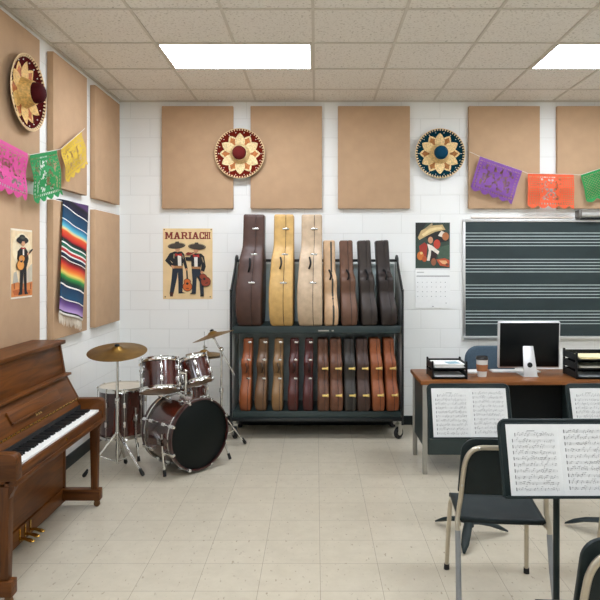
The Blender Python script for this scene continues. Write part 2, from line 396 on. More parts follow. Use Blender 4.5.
# ------------------------------------------------------------------ paper banners
def banner(label, tl, tr, drop, col, seed, nrm, nx=84, ny=64, style=0):
    tl, tr = Vector(tl), Vector(tr); w = (tr-tl).length; ux = (tr-tl).normalized()
    o = bpy.data.objects.new('paper_banner', None)
    drop = Vector(drop); rnd = random.Random(seed); nrm = Vector(nrm)
    blobs = [(rnd.uniform(.14, .86), rnd.uniform(.15, .76), rnd.uniform(.010, .036), rnd.uniform(.008, .024), rnd.uniform(0, PI)) for _ in range(52)]
    def keep(u, v):
        x = abs(u-.5)
        edge = .90+.085*abs(math.sin(u*PI*4.5+.5*PI*0))   # scalloped foot
        if v > edge: return False
        if v < .07 or x > .475: return True
        if v < .115: return not ((u*26) % 1 < .45 and .085 < v < .11)
        if style == 1 and x > .23 and v < .84:
            return not (((u*21) % 1 < .55) and ((v*15) % 1 < .5))
        if style == 2 and v < .86 and (u < .42 or v < .3):
            return not ((((u+v*.7)*15) % 1 < .55) and (((u-v*.7)*15+20) % 1 < .55))
        if x > .40 and v < .86 and (v*13) % 1 < .5 and .42 < x < .455: return False
        if .83 < v < .87 and (u*17) % 1 < .5: return False
        for (bx, by, ra, rb, an) in blobs:
            if style == 1 and abs(bx-.5) > .2: continue
            dx, dy = u-bx, (v-by)*.75; c, s = math.cos(an), math.sin(an); p, q = dx*c+dy*s, -dx*s+dy*c
            if (p/ra)**2+(q/rb)**2 < 1: return False
            dx = 1-u-bx; p, q = dx*c+dy*s, -dx*s+dy*c
            if (p/ra)**2+(q/rb)**2 < 1: return False
        return True
    m, nt, b = nodes('tissue_paper')
    b.inputs['Base Color'].default_value = lin(col); b.inputs['Roughness'].default_value = .7
    no = N(nt, 'ShaderNodeTexNoise'); no.inputs['Scale'].default_value = 14; tc = N(nt, 'ShaderNodeTexCoord'); nt.links.new(tc.outputs['Object'], no.inputs['Vector'])
    r = N(nt, 'ShaderNodeValToRGB'); Lc = lin(col); r.color_ramp.elements[0].color = tuple(v*.88 for v in Lc[:3])+(1,); r.color_ramp.elements[1].color = tuple(min(1, v*1.1) for v in Lc[:3])+(1,)
    nt.links.new(no.outputs['Fac'], r.inputs['Fac']); nt.links.new(r.outputs['Color'], b.inputs['Base Color'])
    ph = rnd.uniform(0, 6)
    def fn(u, v):
        p = ux*(w*u)+drop*v+nrm*(.008*math.sin(5*u+ph)*v+.006*math.sin(9*v+ph))
        return p
    mb = MB(); mb.grid(fn, nx, ny, keep)
    ob = mb.build('paper_banner', m, solid=1); ob.location = tl
    bpy.data.objects.remove(o)
    return tag(ob, label, 'paper banner', 'cut paper banners on the strings')
XS = -1.875
def LW(px, py): # a point on the plane of the string along the side wall
    Y = F*(-XS)/(316-px); return P(px, py, Y)
pk0, pk1 = LW(-16, 131), LW(27, 153.5); gr0, gr1 = LW(30.5, 155), LW(57.5, 150); ye0, ye1 = LW(61.5, 149), LW(82, 131.5)
banner('bright pink cut paper banner nearest the viewer on the side wall string', pk0, pk1, (.0, .0, -.31), (214, 74, 148), 3, (1, 0, 0))
gd = LW(33, 198)-gr0; banner('green cut paper banner hanging between the pink and yellow ones', gr0, gr1, (.03, gd.y*.4, -.33), (12, 132, 66), 11, (1, 0, 0))
banner('yellow cut paper banner on the side wall string beside the pinned end', ye0, ye1, LW(68, 184.5)-ye0, (206, 172, 54), 5, (1, 0, 0))
YS = 6.09
pu0, pu1 = P(480, 156.5, YS), P(522, 171, YS); or0, or1 = P(528, 173.5, YS), P(574, 174.5, YS); g20, g21 = P(581, 175, YS), P(627, 160, YS)
banner('purple cut paper banner tilted on the string above the chalkboard', pu0, pu1, P(469.5, 190, YS)-pu0, (122, 68, 150), 8, (0, -1, 0))
banner('orange cut paper banner with grid cut sides above the chalkboard', or0, or1, (0, 0, -.345), (222, 90, 46), 21, (0, -1, 0), style=1)
banner('green cut paper banner with lattice cuts above the chalkboard', g20, g21, P(587.5, 204, YS)-g20, (24, 142, 68), 31, (0, -1, 0), style=2)
M_string = mat('white_string', (228, 224, 214), .8)
def string(label, pts, n=(0, 0, 0)):
    o = MB().tube([Vector(p)+Vector(n) for p in pts], .0022, 6); ob = o.build('banner_string', M_string); tag(ob, label, 'string')
string('thin white string holding the pink, green and yellow banners', [LW(-45, 118), pk0, pk1, gr0, gr1, ye0, ye1, Vector((-1.923, 5.12, 2.75))], (-.003, 0, .001))
string('thin white string holding the purple, orange and second green banners', [Vector((1.535, 6.142, 2.74)), pu0, pu1, or0, or1, g20, g21, Vector((3.25, 6.10, 2.80)), Vector((3.4, 6.192, 2.86))], (0, .003, .001))

# ------------------------------------------------------------------ flat prints
def ell(cx, cy, rx, ry, rot=0, n=24):
    c, s = math.cos(rot), math.sin(rot)
    return [(cx+rx*math.cos(q)*c-ry*math.sin(q)*s, cy+rx*math.cos(q)*s+ry*math.sin(q)*c) for q in [2*PI*i/n for i in range(n)]]
def prints(shapes, fn, name, parent, step=.00035):
    mb = MB(); mats = []; idx = {}
    for k, (col, pts) in enumerate(shapes):
        if col not in idx: idx[col] = len(mats); mats.append(mat('print_ink', col, .6, var=.10, scale=25))
        mb.poly([fn(x, y, .0008+step*k) for x, y in pts], idx[col])
    return mb.build(name, mats, parent, smooth=False, solid=1)

# MARIACHI poster
t = thing('poster', 'cream MARIACHI poster of two musicians with guitars on the back wall', 'poster', (-1.2925, YB, 1.267))
PW, PH = .499, .711
MB().box(-PW/2, -.004, 0, PW/2, 0, PH).build('poster_sheet', mat('aged_cream_paper', (232, 202, 152), .6, var=.10, scale=6), t)
def mf(x, y, o): return Vector(((x-57)/351*PW-PW/2, -.004-o, PH-(y-57)/506*PH))
K = (22, 24, 28); SK = (206, 150, 112); HT = (66, 58, 50); HL = (150, 132, 104); RD = (176, 40, 32); WH = (232, 226, 214); TN = (176, 124, 76); DK = (30, 40, 52); BR = (70, 30, 22)
def letters():
    S = []; c = (136, 34, 28)
    def R(x0, y0, x1, y1): S.append((c, [(x0, y0), (x1, y0), (x1, y1), (x0, y1)]))
    def Q(*p): S.append((c, list(p)))
    y0, y1 = 83, 133
    def serif(x0, x1, y): R(x0, y, x1, y+7)
    x = 71
    # M
    R(x+4, y0, x+15, y1); R(x+42, y0, x+53, y1); serif(x, x+19, y1-7); serif(x+38, x+57, y1-7); serif(x, x+15, y0); serif(x+42, x+57, y0)
    Q((x+6, y0), (x+18, y0), (x+33, y1-8), (x+24, y1-8)); Q((x+39, y0), (x+51, y0), (x+33, y1-8), (x+24, y1-8))
    def Ax(x):
        Q((x+20, y0), (x+30, y0), (x+16, y1), (x+5, y1)); Q((x+20, y0), (x+32, y0), (x+47, y1), (x+34, y1)); R(x+13, y0+28, x+38, y0+35); serif(x, x+21, y1-7); serif(x+30, x+52, y1-7)
    Ax(131)
    x = 186
    R(x+4, y0, x+16, y1); serif(x, x+20, y1-7); serif(x, x+16, y0); R(x+16, y0, x+34, y0+8); R(x+16, y0+22, x+34, y0+30); R(x+30, y0+3, x+42, y0+27); Q((x+22, y0+28), (x+33, y0+28), (x+48, y1), (x+35, y1)); serif(x+33, x+50, y1-7)
    def Ix(x): R(x+5, y0, x+17, y1); serif(x, x+22, y0); serif(x, x+22, y1-7)
    Ix(238); Ax(262)
    x = 315
    R(x, y0+8, x+11, y1-8); R(x+5, y0, x+30, y0+9); R(x+5, y1-9, x+30, y1); R(x+26, y0, x+35, y0+18); R(x+26, y1-17, x+35, y1)
    x = 351
    # H narrower
    R(x+2, y0, x+11, y1); R(x+18, y0, x+26, y1); R(x+8, y0+20, x+20, y0+29); serif(x, x+13, y0); serif(x, x+13, y1-7); serif(x+16, x+28, y0); serif(x+16, x+28, y1-7)
    x = 380
    R(x+3, y0, x+11, y1); serif(x, x+14, y0); serif(x, x+14, y1-7)
    return S
S = []
# figure one
S += [(K, [(105, 235), (140, 222), (190, 222), (206, 238), (222, 300), (233, 348), (216, 352), (199, 300), (198, 338), (126, 338), (124, 300), (108, 285), (134, 322), (116, 334), (72, 288)]),
      (DK, [(125, 338), (166, 338), (158, 405), (132, 525), (104, 525), (118, 420)]), (DK, [(160, 338), (198, 338), (201, 420), (195, 518), (167, 516), (166, 430)]),
      (BR, [(105, 515), (131, 515), (128, 545), (108, 545)]), (K, [(167, 512), (195, 512), (219, 521), (168, 524)]),
      (WH, [(161, 250), (187, 250), (188, 326), (164, 326)]), (TN, [(126, 325), (198, 325), (198, 343), (126, 343)]), (SK, [(116, 320), (140, 326), (136, 346), (120, 340)]),
      (HL, [(132, 240), (142, 240), (138, 275), (130, 268)]), (HL, [(194, 245), (202, 250), (206, 280), (198, 272)]),
      (SK, ell(161, 203, 17, 24)), (RD, [(145, 234), (167, 242), (190, 234), (192, 258), (167, 250), (146, 258)]),
      (HT, ell(154, 181, 63, 22, -.08)), (HL, ell(154, 177, 60, 16, -.08)), (HT, ell(154, 179, 54, 14, -.08)), (HT, [(138, 176), (146, 152), (170, 150), (178, 174)]),
      (K, [(222, 350), (231, 350), (236, 425), (225, 425)]), (BR, ell(230, 438, 26, 22)), (BR, ell(232, 474, 35, 35)), ((206, 104, 44), ell(230, 438, 22, 18)), ((206, 104, 44), ell(232, 474, 31, 31)), (K, ell(231, 452, 9, 9)), (BR, [(222, 484), (242, 484), (242, 489), (222, 489)]), (SK, ell(225, 350, 9, 8))]
# figure two
S += [(K, [(256, 248), (285, 236), (330, 238), (350, 258), (362, 330), (350, 368), (328, 358), (332, 310), (322, 348), (262, 348), (258, 290), (222, 288), (216, 262), (250, 262)]),
      (DK, [(262, 345), (322, 345), (345, 430), (349, 538), (324, 541), (318, 440), (298, 400), (292, 522), (262, 526), (268, 430)]),
      (K, [(262, 515), (292, 515), (290, 527), (248, 527)]), (K, [(324, 530), (349, 528), (348, 545), (322, 545)]),
      (WH, [(279, 262), (304, 262), (304, 332), (281, 332)]), (TN, [(262, 330), (324, 332), (324, 348), (262, 346)]), (HL, [(330, 262), (340, 266), (350, 300), (342, 300)]),
      (SK, ell(293, 210, 17, 24)), (RD, [(270, 240), (292, 249), (315, 240), (317, 266), (292, 257), (272, 266)]),
      ((128, 46, 34), [(218, 240), (236, 226), (262, 232), (276, 226), (276, 234), (252, 246), (232, 250)]),
      (HT, ell(300, 187, 63, 22, .06)), (HL, ell(300, 183, 60, 16, .06)), (HT, ell(300, 185, 54, 14, .06)), (HT, [(277, 182), (286, 158), (308, 158), (318, 182)]),
      (K, [(326, 350), (336, 346), (350, 396), (340, 398)]), (BR, ell(344, 404, 29, 23, .4)), (BR, ell(362, 438, 36, 36)), ((150, 64, 42), ell(344, 404, 25, 19, .4)), ((150, 64, 42), ell(362, 438, 32, 32)), (K, ell(352, 418, 9, 9)), (BR, [(358, 448), (376, 442), (378, 448), (360, 454)]), (SK, ell(335, 372, 10, 11))]
prints(S, mf, 'printed_musicians', t)
prints(letters(), mf, 'title_lettering', t, 0)
b = MB()
for x, y in ((66, 66), (399, 66), (74, 547), (392, 547)): b.lathe([(.006, 0), (.006, .003), (.003, .005)], 12, Matrix.Translation(mf(x, y, .001)) @ Matrix.Rotation(PI/2, 4, 'X'))
b.build('tacks', M_black, t)

# guitarist poster
t = thing('poster', 'narrow poster of a guitarist in a black hat on the side wall panel', 'poster', (XL+.0505, 4.026, 1.404))
PW2, PH2 = .288, .45
MB().box(0, -PW2/2, 0, .004, PW2/2, PH2).build('poster_sheet', mat('poster_stock', (238, 226, 206), .6, var=.03), t)
def gf(x, y, o): return Vector((.004+o, (x-72)/141*PW2-PW2/2, PH2-(y-55)/470*PH2))
SKY = (232, 206, 164)
S = [(SKY, [(72, 68), (213, 68), (213, 512), (72, 512)]), ((240, 222, 186), ell(142, 190, 62, 110)), ((196, 186, 166), [(150, 400), (175, 340), (200, 300), (213, 290), (213, 440), (150, 440)]),
     ((176, 172, 160), [(80, 430), (88, 350), (105, 340), (118, 420)]), ((206, 128, 70), [(72, 425), (110, 415), (160, 428), (213, 415), (213, 512), (72, 512)]),
     ((178, 92, 46), [(80, 470), (130, 460), (200, 478), (195, 500), (90, 500)]), ((150, 84, 48), [(86, 420), (94, 418), (96, 460), (88, 460)]), ((150, 84, 48), [(196, 430), (204, 428), (204, 470), (196, 470)]),
     (K, [(112, 205), (132, 180), (164, 180), (180, 208), (186, 255), (172, 312), (126, 312), (108, 255)]), (K, [(128, 300), (170, 300), (172, 488), (156, 488), (150, 345), (142, 488), (123, 488)]),
     (K, [(118, 482), (142, 482), (142, 500), (114, 502)]), (K, [(155, 482), (172, 482), (182, 500), (158, 502)]),
     (RD, [(134, 176), (147, 182), (160, 176), (162, 192), (147, 188), (134, 192)]), ((228, 220, 204), [(143, 190), (152, 190), (153, 232), (143, 232)]),
     (K, ell(142, 130, 40, 25)), (K, ell(140, 110, 20, 18)), (SK, ell(146, 152, 11, 19)), (K, ell(143, 128, 22, 9)), ((64, 70, 60), ell(140, 114, 16, 8)),
     (BR, ell(134, 256, 22, 26)), (BR, ell(126, 300, 26, 36)), ((222, 150, 72), ell(134, 256, 19, 23)), ((222, 150, 72), ell(126, 300, 23, 33)), (K, ell(131, 272, 8, 10)),
     (BR, [(150, 244), (196, 196), (203, 203), (156, 254)]), (K, [(190, 198), (205, 184), (210, 192), (198, 206)]), (SK, ell(176, 222, 7, 9)), (SK, ell(126, 262, 8, 8))]
prints(S, gf, 'printed_guitarist', t)

# calendar
t = thing('wall_calendar', 'wall calendar with a dark green picture above a white month page', 'calendar', (1.175, YB, 1.176))
CW, CH = .352, .865
MB().box(-CW/2, -.009, 0, CW/2, -.001, .385).build('month_page', mat('month_paper', (236, 236, 233), .8, var=.02), t)
MB().box(-CW/2, -.007, .385, CW/2, -.001, CH).build('picture_page', M_paper, t)
def cf(x, y, o): return Vector(((x-62)/206*CW-CW/2, -.007-o, CH-(y-47)/513*CH))
S = [((50, 66, 56), [(64, 50), (266, 50), (266, 322), (64, 322)]), ((66, 88, 70), [(180, 200), (266, 180), (266, 270), (200, 270)]), ((30, 34, 30), [(64, 50), (130, 50), (80, 130), (64, 140)]),
     ((30, 28, 26), [(120, 130), (230, 90), (262, 160), (200, 170), (140, 160)]), ((196, 168, 116), [(78, 138), (96, 98), (150, 68), (222, 62), (240, 92), (180, 104), (120, 134), (86, 154)]), ((226, 204, 150), [(100, 120), (150, 84), (214, 72), (224, 86), (160, 100), (110, 132)]),
     ((168, 150, 112), [(120, 84), (160, 52), (166, 60), (132, 90)]),
     ((214, 206, 190), [(196, 128), (216, 98), (236, 108), (224, 138)]), ((176, 108, 64), ell(240, 132, 20, 24)), (SK, ell(152, 154, 15, 20)),
     ((158, 50, 34), [(84, 190), (116, 168), (134, 184), (128, 250), (96, 260)]), ((186, 62, 40), ell(190, 178, 20, 28)), ((226, 218, 204), [(132, 176), (160, 186), (204, 222), (196, 240), (160, 214), (146, 278), (130, 276), (142, 214)]), ((48, 26, 24), [(156, 214), (192, 240), (178, 290), (150, 280)]),
     ((202, 112, 46), ell(92, 248, 20, 26)), ((182, 84, 44), ell(116, 266, 14, 18)), ((150, 90, 60), ell(170, 284, 15, 22)), ((190, 84, 50), [(186, 270), (236, 262), (264, 276), (262, 314), (208, 306)]), ((226, 172, 120), [(200, 276), (244, 276), (256, 300), (222, 296)]), ((222, 190, 120), ell(98, 232, 8, 8)), ((120, 60, 40), ell(250, 300, 10, 8))]
prints(S, cf, 'picture_print', t, .00025)
b = MB()
def cbx(x0, y0, x1, y1, mi=0): b.poly([Vector(((x-62)/206*CW-CW/2, -.0096, CH-(y-47)/513*CH)) for x, y in ((x0, y0), (x1, y0), (x1, y1), (x0, y1))], mi)
cbx(72, 344, 114, 348, 1); cbx(70, 367, 264, 371)
for r in range(4):
    for c in range(7): cbx(74+c*27+1, 404+r*28, 78+c*27+1, 408+r*28, 1 if (r+c) % 3 else 0)
cbx(240, 528, 247, 532, 1); cbx(160, 548, 172, 551)
b.build('date_marks', [M_ink, M_line], t, smooth=False, solid=1)
MB().tube([(0, -.008, CH-.004), (0, -.012, CH+.004), (0, 0, CH+.006)], .002, 6).build('pin', M_steel, t)

# ------------------------------------------------------------------ serape
t = thing('serape_blanket', 'striped woven serape blanket draped over the lower side wall panel', 'blanket', (-1.93, 4.85, 1.15))
def serape_pt(u, s):
    yt = 4.656+u*.51; yb = 4.535+u*.505; y = yt+(yb-yt)*s
    zb = 1.265-.108*u; z = 2.113+(zb-2.113)*s
    x = -1.918+.010*math.sin(u*9+s*2.2)*(0.3+s)+.012*s
    return Vector((x+1.93, y-4.85, z-1.15))
mb = MB(); NU, NV = 28, 70
mb.grid(serape_pt, NU, NV)
o = len(mb.v)
fold = MB()
me_o = mb.build('cloth', stripe_mat(), t, solid=1, smooth=True)
uvl = me_o.data.uv_layers.new(name='stripe')
for lp in me_o.data.loops:
    i = lp.vertex_index; u = (i % (NU+1))/NU; s = (i//(NU+1))/NV
    z = serape_pt(u, s).z+1.15
    bot = serape_pt(u, 1).z+1.15
    top = 2.113-.10*u
    uvl.data[lp.index].uv = (u, (top-z)/(top-bot))
sm = me_o.modifiers.new('thick', 'SOLIDIFY'); sm.thickness = .006; sm.offset = -1
fr = MB()
for k in range(34):
    u = (k+.5)/34; p = serape_pt(u, 1); l = .075+random.uniform(-.012, .014); dx = random.uniform(-.006, .006)
    fr.tube([p+Vector((-.003, 0, .004)), p+Vector((0, dx*.5, -l*.5)), p+Vector((random.uniform(-.004, .006), dx, -l))], [.002, .0028, .0012], 5)
fr.build('fringe', mat('cream_fringe', (222, 212, 194), .9, var=.15), t)
tp = MB(); 
tp.grid(lambda u, v: Vector((.012-.055*v, 4.656+u*.51-4.85, 2.114-1.15+.003*math.sin(v*PI))), 10, 4)
tp.build('folded_top', mat('dark_weave', (40, 34, 62), .9), t, solid=1)

# ------------------------------------------------------------------ chalkboard
M_board = mat('slate_board', (34, 49, 50), .6, var=.16, scale=3.5, stretch=(1, 1, 2.2))
t = thing('chalkboard', 'dark green chalkboard ruled with white music staves on the back wall', 'chalkboard', (2.71, YB, .885))
W2 = 1.22; BH = 1.165
MB().box(-W2, -.014, 0, W2, 0, BH).build('writing_surface', M_board, t)
M_alu = mat('aluminium', (214, 214, 212), .35, .85, var=.03)
for (x0, z0, x1, z1, n, d) in ((-W2-.012, -.02, W2+.012, .012, 'bottom_rail', .05), (-W2-.012, BH-.008, W2+.012, BH+.02, 'top_rail', .024), (-W2-.016, .012, -W2+.012, BH-.008, 'side_rail', .024), (W2-.012, .012, W2+.016, BH-.008, 'side_rail', .024)):
    MB().box(x0, -d, z0, x1, 0, z1).build(n, M_alu, t, bevel=.003)
b = MB()
for g0 in (233, 259.3, 285, 311):
    for k in range(5):
        z = CAMZ+(262-(g0+3.15*k))*.01006-.885; b.box(-W2+.012, -.0152, z-.0042, W2-.012, -.014, z+.0042)
b.build('staff_lines', mat('white_stave_paint', (176, 188, 186), .7, var=.08, scale=12), t, smooth=False)
t = thing('map_rail', 'slim pale rail fixed along the wall just above the chalkboard', 'rail', (2.71, YB, 2.078))
MB().box(-1.15, -.02, .0, -.12, -.0015, .018).build('rail_bar', mat('pale_enamel', (222, 212, 200), .5, var=.03), t, bevel=.003)
t = thing('roller_screen', 'rolled silver pull-down screen case hung above the chalkboard end', 'projection screen', (3.3, YB-.06, 2.115))
Rx = Matrix.Rotation(PI/2, 4, 'Y')
MB().lathe([(.001, -.66), (.032, -.66), (.032, .66), (.001, .66)], 20, Rx).build('roller_tube', M_alu, t)
for s in (-.67, .67): MB().box(s-.02, -.04, -.04, s+.012, .06, .042).build('end_bracket', mat('bracket_grey', (120, 116, 110), .4, .6), t, bevel=.006)
MB().box(-.66, -.012, -.052, .66, .012, -.034).build('hem_bar', M_black, t, bevel=.003)

# ------------------------------------------------------------------ instrument rack
M_rack = mat('rack_green_grey', (44, 58, 58), .45, var=.1, scale=12)
M_rackback = mat('rack_back_grey', (184, 200, 199), .5, var=.06, scale=12)
M_rackside = mat('rack_side_grey', (222, 226, 222), .5, var=.06)
M_rackblk = mat('rack_black_tube', (28, 32, 33), .35, var=.05)
RX0, RX1, RY0, RY1 = -.785, .80, 5.68, 6.17
t = thing('instrument_rack', 'dark wheeled two shelf instrument rack standing against the back wall', 'rack', (0, 0, 0))
def shelf(ztop, thick, name):
    MB().box(RX0+.015, RY0, ztop-thick, RX1-.015, RY1-.03, ztop).build(name, M_rack, t, bevel=.006)
shelf(1.05, .07, 'upper_shelf'); shelf(.262, .062, 'lower_shelf')
b = MB().box(RX0+.02, RY1-.045, .262, RX1-.02, RY1-.03, 1.62); b.build('back_panel', M_rackback, t)
for x in (RX0, RX1):
    pts = [(x, RY0, .135), (x, RY0, 1.28), (x, RY0+.03, 1.38), (x, RY1-.17, 1.60), (x, RY1-.13, 1.675), (x, RY1-.07, 1.70), (x, RY1-.025, 1.665), (x, RY1-.02, 1.5), (x, RY1-.02, .135)]
    MB().tube(catmull(pts, 6), .012, 10).build('end_frame', M_rackblk, t)
    poly = [(RY0+.012, .2), (RY0+.012, 1.28), (RY0+.035, 1.37), (RY1-.16, 1.59), (RY1-.10, 1.67), (RY1-.03, 1.64), (RY1-.03, .2)]
    MB().prism(poly, lambda u, v, w: Vector((w, u, v)), x-.006, x+.006).build('side_panel', M_rackside, t)
MB().tube([(RX0, RY1-.09, 1.655), (RX1, RY1-.09, 1.655)], .014, 10).build('top_rail', M_rackblk, t)
MB().box(RX0, RY0-.01, .17, RX1, RY0+.03, .2).build('base_rail', M_rackblk, t, bevel=.004)
MB().box(.02, RY0-.006, 1.0, .12, RY0+.002, 1.012).box(.145, RY0-.006, 1.0, .165, RY0+.002, 1.012).build('name_plate', M_steel, t)
for x, an in ((RX0+.025, .5), (RX1-.025, -.9)):
    for y in (RY0+.045, RY1-.06):
        Mc = Matrix.Translation((x, y, 0)) @ Matrix.Rotation(an, 4, 'Z')
        c = MB(); c.box(-.024, -.03, .12, .024, .03, .142, 0, Mc).box(-.015, -.015, .14, .015, .015, .2, 0, Mc).box(-.021, -.03, .045, -.016, .02, .13, 0, Mc).box(.016, -.03, .045, .021, .02, .13, 0, Mc)
        co = c.build('caster_fork', M_steel, t, bevel=.003)
        MB().lathe([(.02, -.013), (.050, -.013), (.054, -.008), (.054, .008), (.050, .013), (.02, .013)], 20, Mc @ Matrix.Translation((0, -.01, .054)) @ Rx).build('wheel', M_rubber, co)
        MB().lathe([(.001, -.0225), (.022, -.0225), (.022, .0225), (.001, .0225)], 16, Mc @ Matrix.Translation((0, -.01, .054)) @ Rx).build('hub_cap', M_steel, co)
# ------------------------------------------------------------------ instrument cases
PROF_BIG = [(0, .16), (.02, .205), (.10, .25), (.22, .272), (.34, .268), (.43, .242), (.50, .218), (.57, .200), (.63, .176), (.68, .140), (.73, .108), (.80, .098), (.98, .094), (1.02, .09), (1.035, .075)]
PROF_MID = [(0, .15), (.015, .178), (.09, .205), (.17, .202), (.245, .165), (.30, .142), (.36, .150), (.41, .158), (.445, .145), (.475, .105), (.51, .078), (.6, .072), (.76, .072), (.782, .068), (.792, .055)]
PROF_SM = [(0, .085), (.012, .112), (.07, .148), (.15, .152), (.22, .128), (.28, .094), (.33, .082), (.38, .100), (.425, .118), (.465, .112), (.50, .08), (.54, .056), (.63, .052), (.655, .048), (.663, .04)]
PROF_WD = [(0, .125), (.012, .152), (.07, .176), (.15, .180), (.23, .150), (.29, .126), (.35, .130), (.40, .142), (.45, .136), (.49, .108), (.53, .088), (.62, .084), (.652, .08), (.662, .07)]
def slab(prof, x0, x1, r0, r1, warp=None):
    sm = catmull(prof, 4); out = [(-h, z) for z, h in sm]+[(h, z) for z, h in reversed(sm)]
    n = len(out); nor = []
    for i in range(n):
        a = Vector(out[i-1]); b = Vector(out[(i+1) % n]); tt = (b-a).normalized(); nor.append(Vector((-tt.y, tt.x)))
    if (Vector(out[2])+nor[2]*.01).x > out[2][0]: pass
    else: nor = [-q for q in nor]
    # nor points inward
    lay = []
    for (x, r, ins) in ((x0, r0, 1), (x0+r0*.3, r0, .3), (x0+r0, r0, 0), (x1-r1, r1, 0), (x1-r1*.3, r1, .3), (x1, r1, 1)):
        lay.append([(x, p[0]+q.x*r*ins, p[1]+q.y*r*ins) for p, q in zip(out, nor)])
    mb = MB(); vs = [v for L in lay for v in L]; k = len(lay)
    if warp: vs = [(warp(x, z), y, z) for x, y, z in vs]
    fs = [(i*n+j, i*n+(j+1) % n, (i+1)*n+(j+1) % n, (i+1)*n+j) for i in range(k-1) for j in range(n)]
    fs += [tuple(range(n))[::-1], tuple((k-1)*n+j for j in range(n))]
    return mb.add(vs, fs)
def hw(prof, z):
    for (a, ha), (b, hb) in zip(prof, prof[1:]):
        if z <= b: return ha+(hb-ha)*(z-a)/(b-a)
    return prof[-1][1]
def case(label, x0, x1, yaxis, z, lean, prof, col, seam=.6, latch=(), lmat=None, studs=(), handle=None, hmat=None, rough=.45, band=None, group='', var=.12, bindcol=None, narrow=.16, side=-1):
    T = x1-x0; t = thing('instrument_case', label, 'instrument case', ((x0+x1)/2, yaxis, z+abs(math.sin(lean))*T*.42), (0, lean, 0), group)
    m = mat('case_vinyl', col, rough, var=var, scale=18, bump=.25, bscale=260, spec=.38)
    xs = -T/2+T*seam; g = .0025; hm = max(h for _, h in prof); hn = prof[-3][1]
    def warp(x, z):   # the neck is a little thinner than the body; the flat side faces away from `side`
        q = (hw(prof, max(0, min(z, prof[-1][0]-.02)))-hn)/(hm-hn); q = max(0, min(1, q)); q = q if z > prof[-1][0]*.25 else max(q, .55)
        k = 1-narrow*(1-q); return x*k-side*T/2*(1-k)
    slab(prof, -T/2, xs-g, min(.016, T*.16), .002, warp).build('case_body', m, t, ang=50)
    slab(prof, xs+g, T/2, .002, min(.016, T*.16), warp).build('case_lid', m, t, ang=50)
    pb = [(zz+.003 if zz == 0 else zz-.003, h-.004 if band is None else h+.0015) for zz, h in prof]
    bw = g+.0015 if band is None else band
    slab(pb, xs-bw, xs+bw, .0005, .0005, warp).build('seam_band', mat('seam_dark', bindcol or (34, 26, 22), .6), t, ang=50)
    for lz in latch:
        y = -hw(prof, lz); b = MB(); xo = warp(xs, lz)-xs
        b.box(xo+xs-.024, y-.009, lz-.008, xo+xs+.03, y+.004, lz+.008).ball((xo+xs+.012, y-.008, lz), .011, 6).box(xo+xs+.02, y-.008, lz-.013, xo+xs+.036, y+.004, lz+.013)
        b.build('latch', lmat, t, bevel=.0015)
    for lz in studs:
        y = -hw(prof, lz); b = MB(); xw = warp(xs, lz); e = min(.03, T*.17); b.box(xw-e, y-.008, lz-.008, xw+e, y+.004, lz+.008); b.build('latch', lmat, t, bevel=.0015)
    if handle:
        hz, hl, hx = handle; pts = []
        for k in range(9):
            q = k/8; zz = hz+(q-.5)*hl; pts.append((warp(hx*T, zz)+.012*math.sin(PI*q), -hw(prof, zz)-.005-.028*math.sin(PI*q)**.6, zz))
        MB().tube(pts, .009, 8).build('handle', hmat or M_black, t)
    return t
UP = 1.0505; LO = .2625
gb = 'tall instrument cases on the top shelf'
case('tall dark brown instrument case at the rack end nearest the drums', -.735, -.50, 5.842, UP, .016, PROF_BIG, (76, 53, 45), .6, (), M_chrome, (.40, .66, .90), (.56, .12, -.06), M_black, group=gb, narrow=.17)
case('tall golden tan instrument case between the dark brown and cream ones', -.432, -.212, 5.842, UP, .004, PROF_BIG, (196, 158, 96), .6, (), M_chrome, (.40, .66, .90), (.58, .10, -.08), M_black, group=gb)
case('tall cream instrument case in the middle of the top shelf', -.172, .058, 5.842, UP, 0, PROF_BIG, (192, 168, 140), .62, (), M_chrome, (.40, .66, .90), (.58, .10, -.06), M_black, group=gb)
gm = 'short instrument cases on the top shelf'
case('short light tan instrument case with a dark seam beside the tall cream one', .077, .208, 5.84, UP, -.012, PROF_MID, side=1, col=(200, 166, 130), seam=.66, handle=(.47, .085, -.03), group=gm, band=.009, bindcol=(58, 56, 50))
case('short medium brown instrument case beside the light tan one', .238, .385, 5.84, UP, -.022, PROF_MID, side=1, col=(104, 74, 58), seam=.62, handle=(.47, .085, -.02), group=gm)
case('short dark brown instrument case, second from the rack end beside the calendar', .425, .57, 5.84, UP, -.045, PROF_MID, side=1, col=(58, 50, 46), seam=.62, handle=(.47, .085, -.02), group=gm)
case('short near black instrument case at the rack end beside the calendar', .605, .752, 5.84, UP, -.06, PROF_MID, side=1, col=(52, 44, 41), seam=.62, handle=(.47, .085, -.02), group=gm)
gl = 'small instrument cases on the bottom shelf'
lab = ['small orange brown instrument case at the bottom shelf end nearest the drums', 'small dusky brown instrument case, second on the bottom shelf from the drums', 'small olive brown instrument case beside the maroon pair',
       'small maroon instrument case beside the olive brown one', 'small maroon instrument case beside the mottled brown pair']
cols = [(146, 80, 44), (104, 74, 48), (130, 98, 62), (76, 32, 26), (72, 27, 25)]
xr = [(-.708, -.604), (-.567, -.459), (-.41, -.31), (-.262, -.166), (-.124, -.03)]
for k in range(5):
    case(lab[k], xr[k][0], xr[k][1], 5.785, LO, .02 if k < 2 else .008, PROF_SM, cols[k], .72, (), M_chrome, (.30, .475, .63), (.40, .085, 0), mat('leather_handle', tuple(int(v*.6) for v in cols[k]), .5), .3, group=gl)
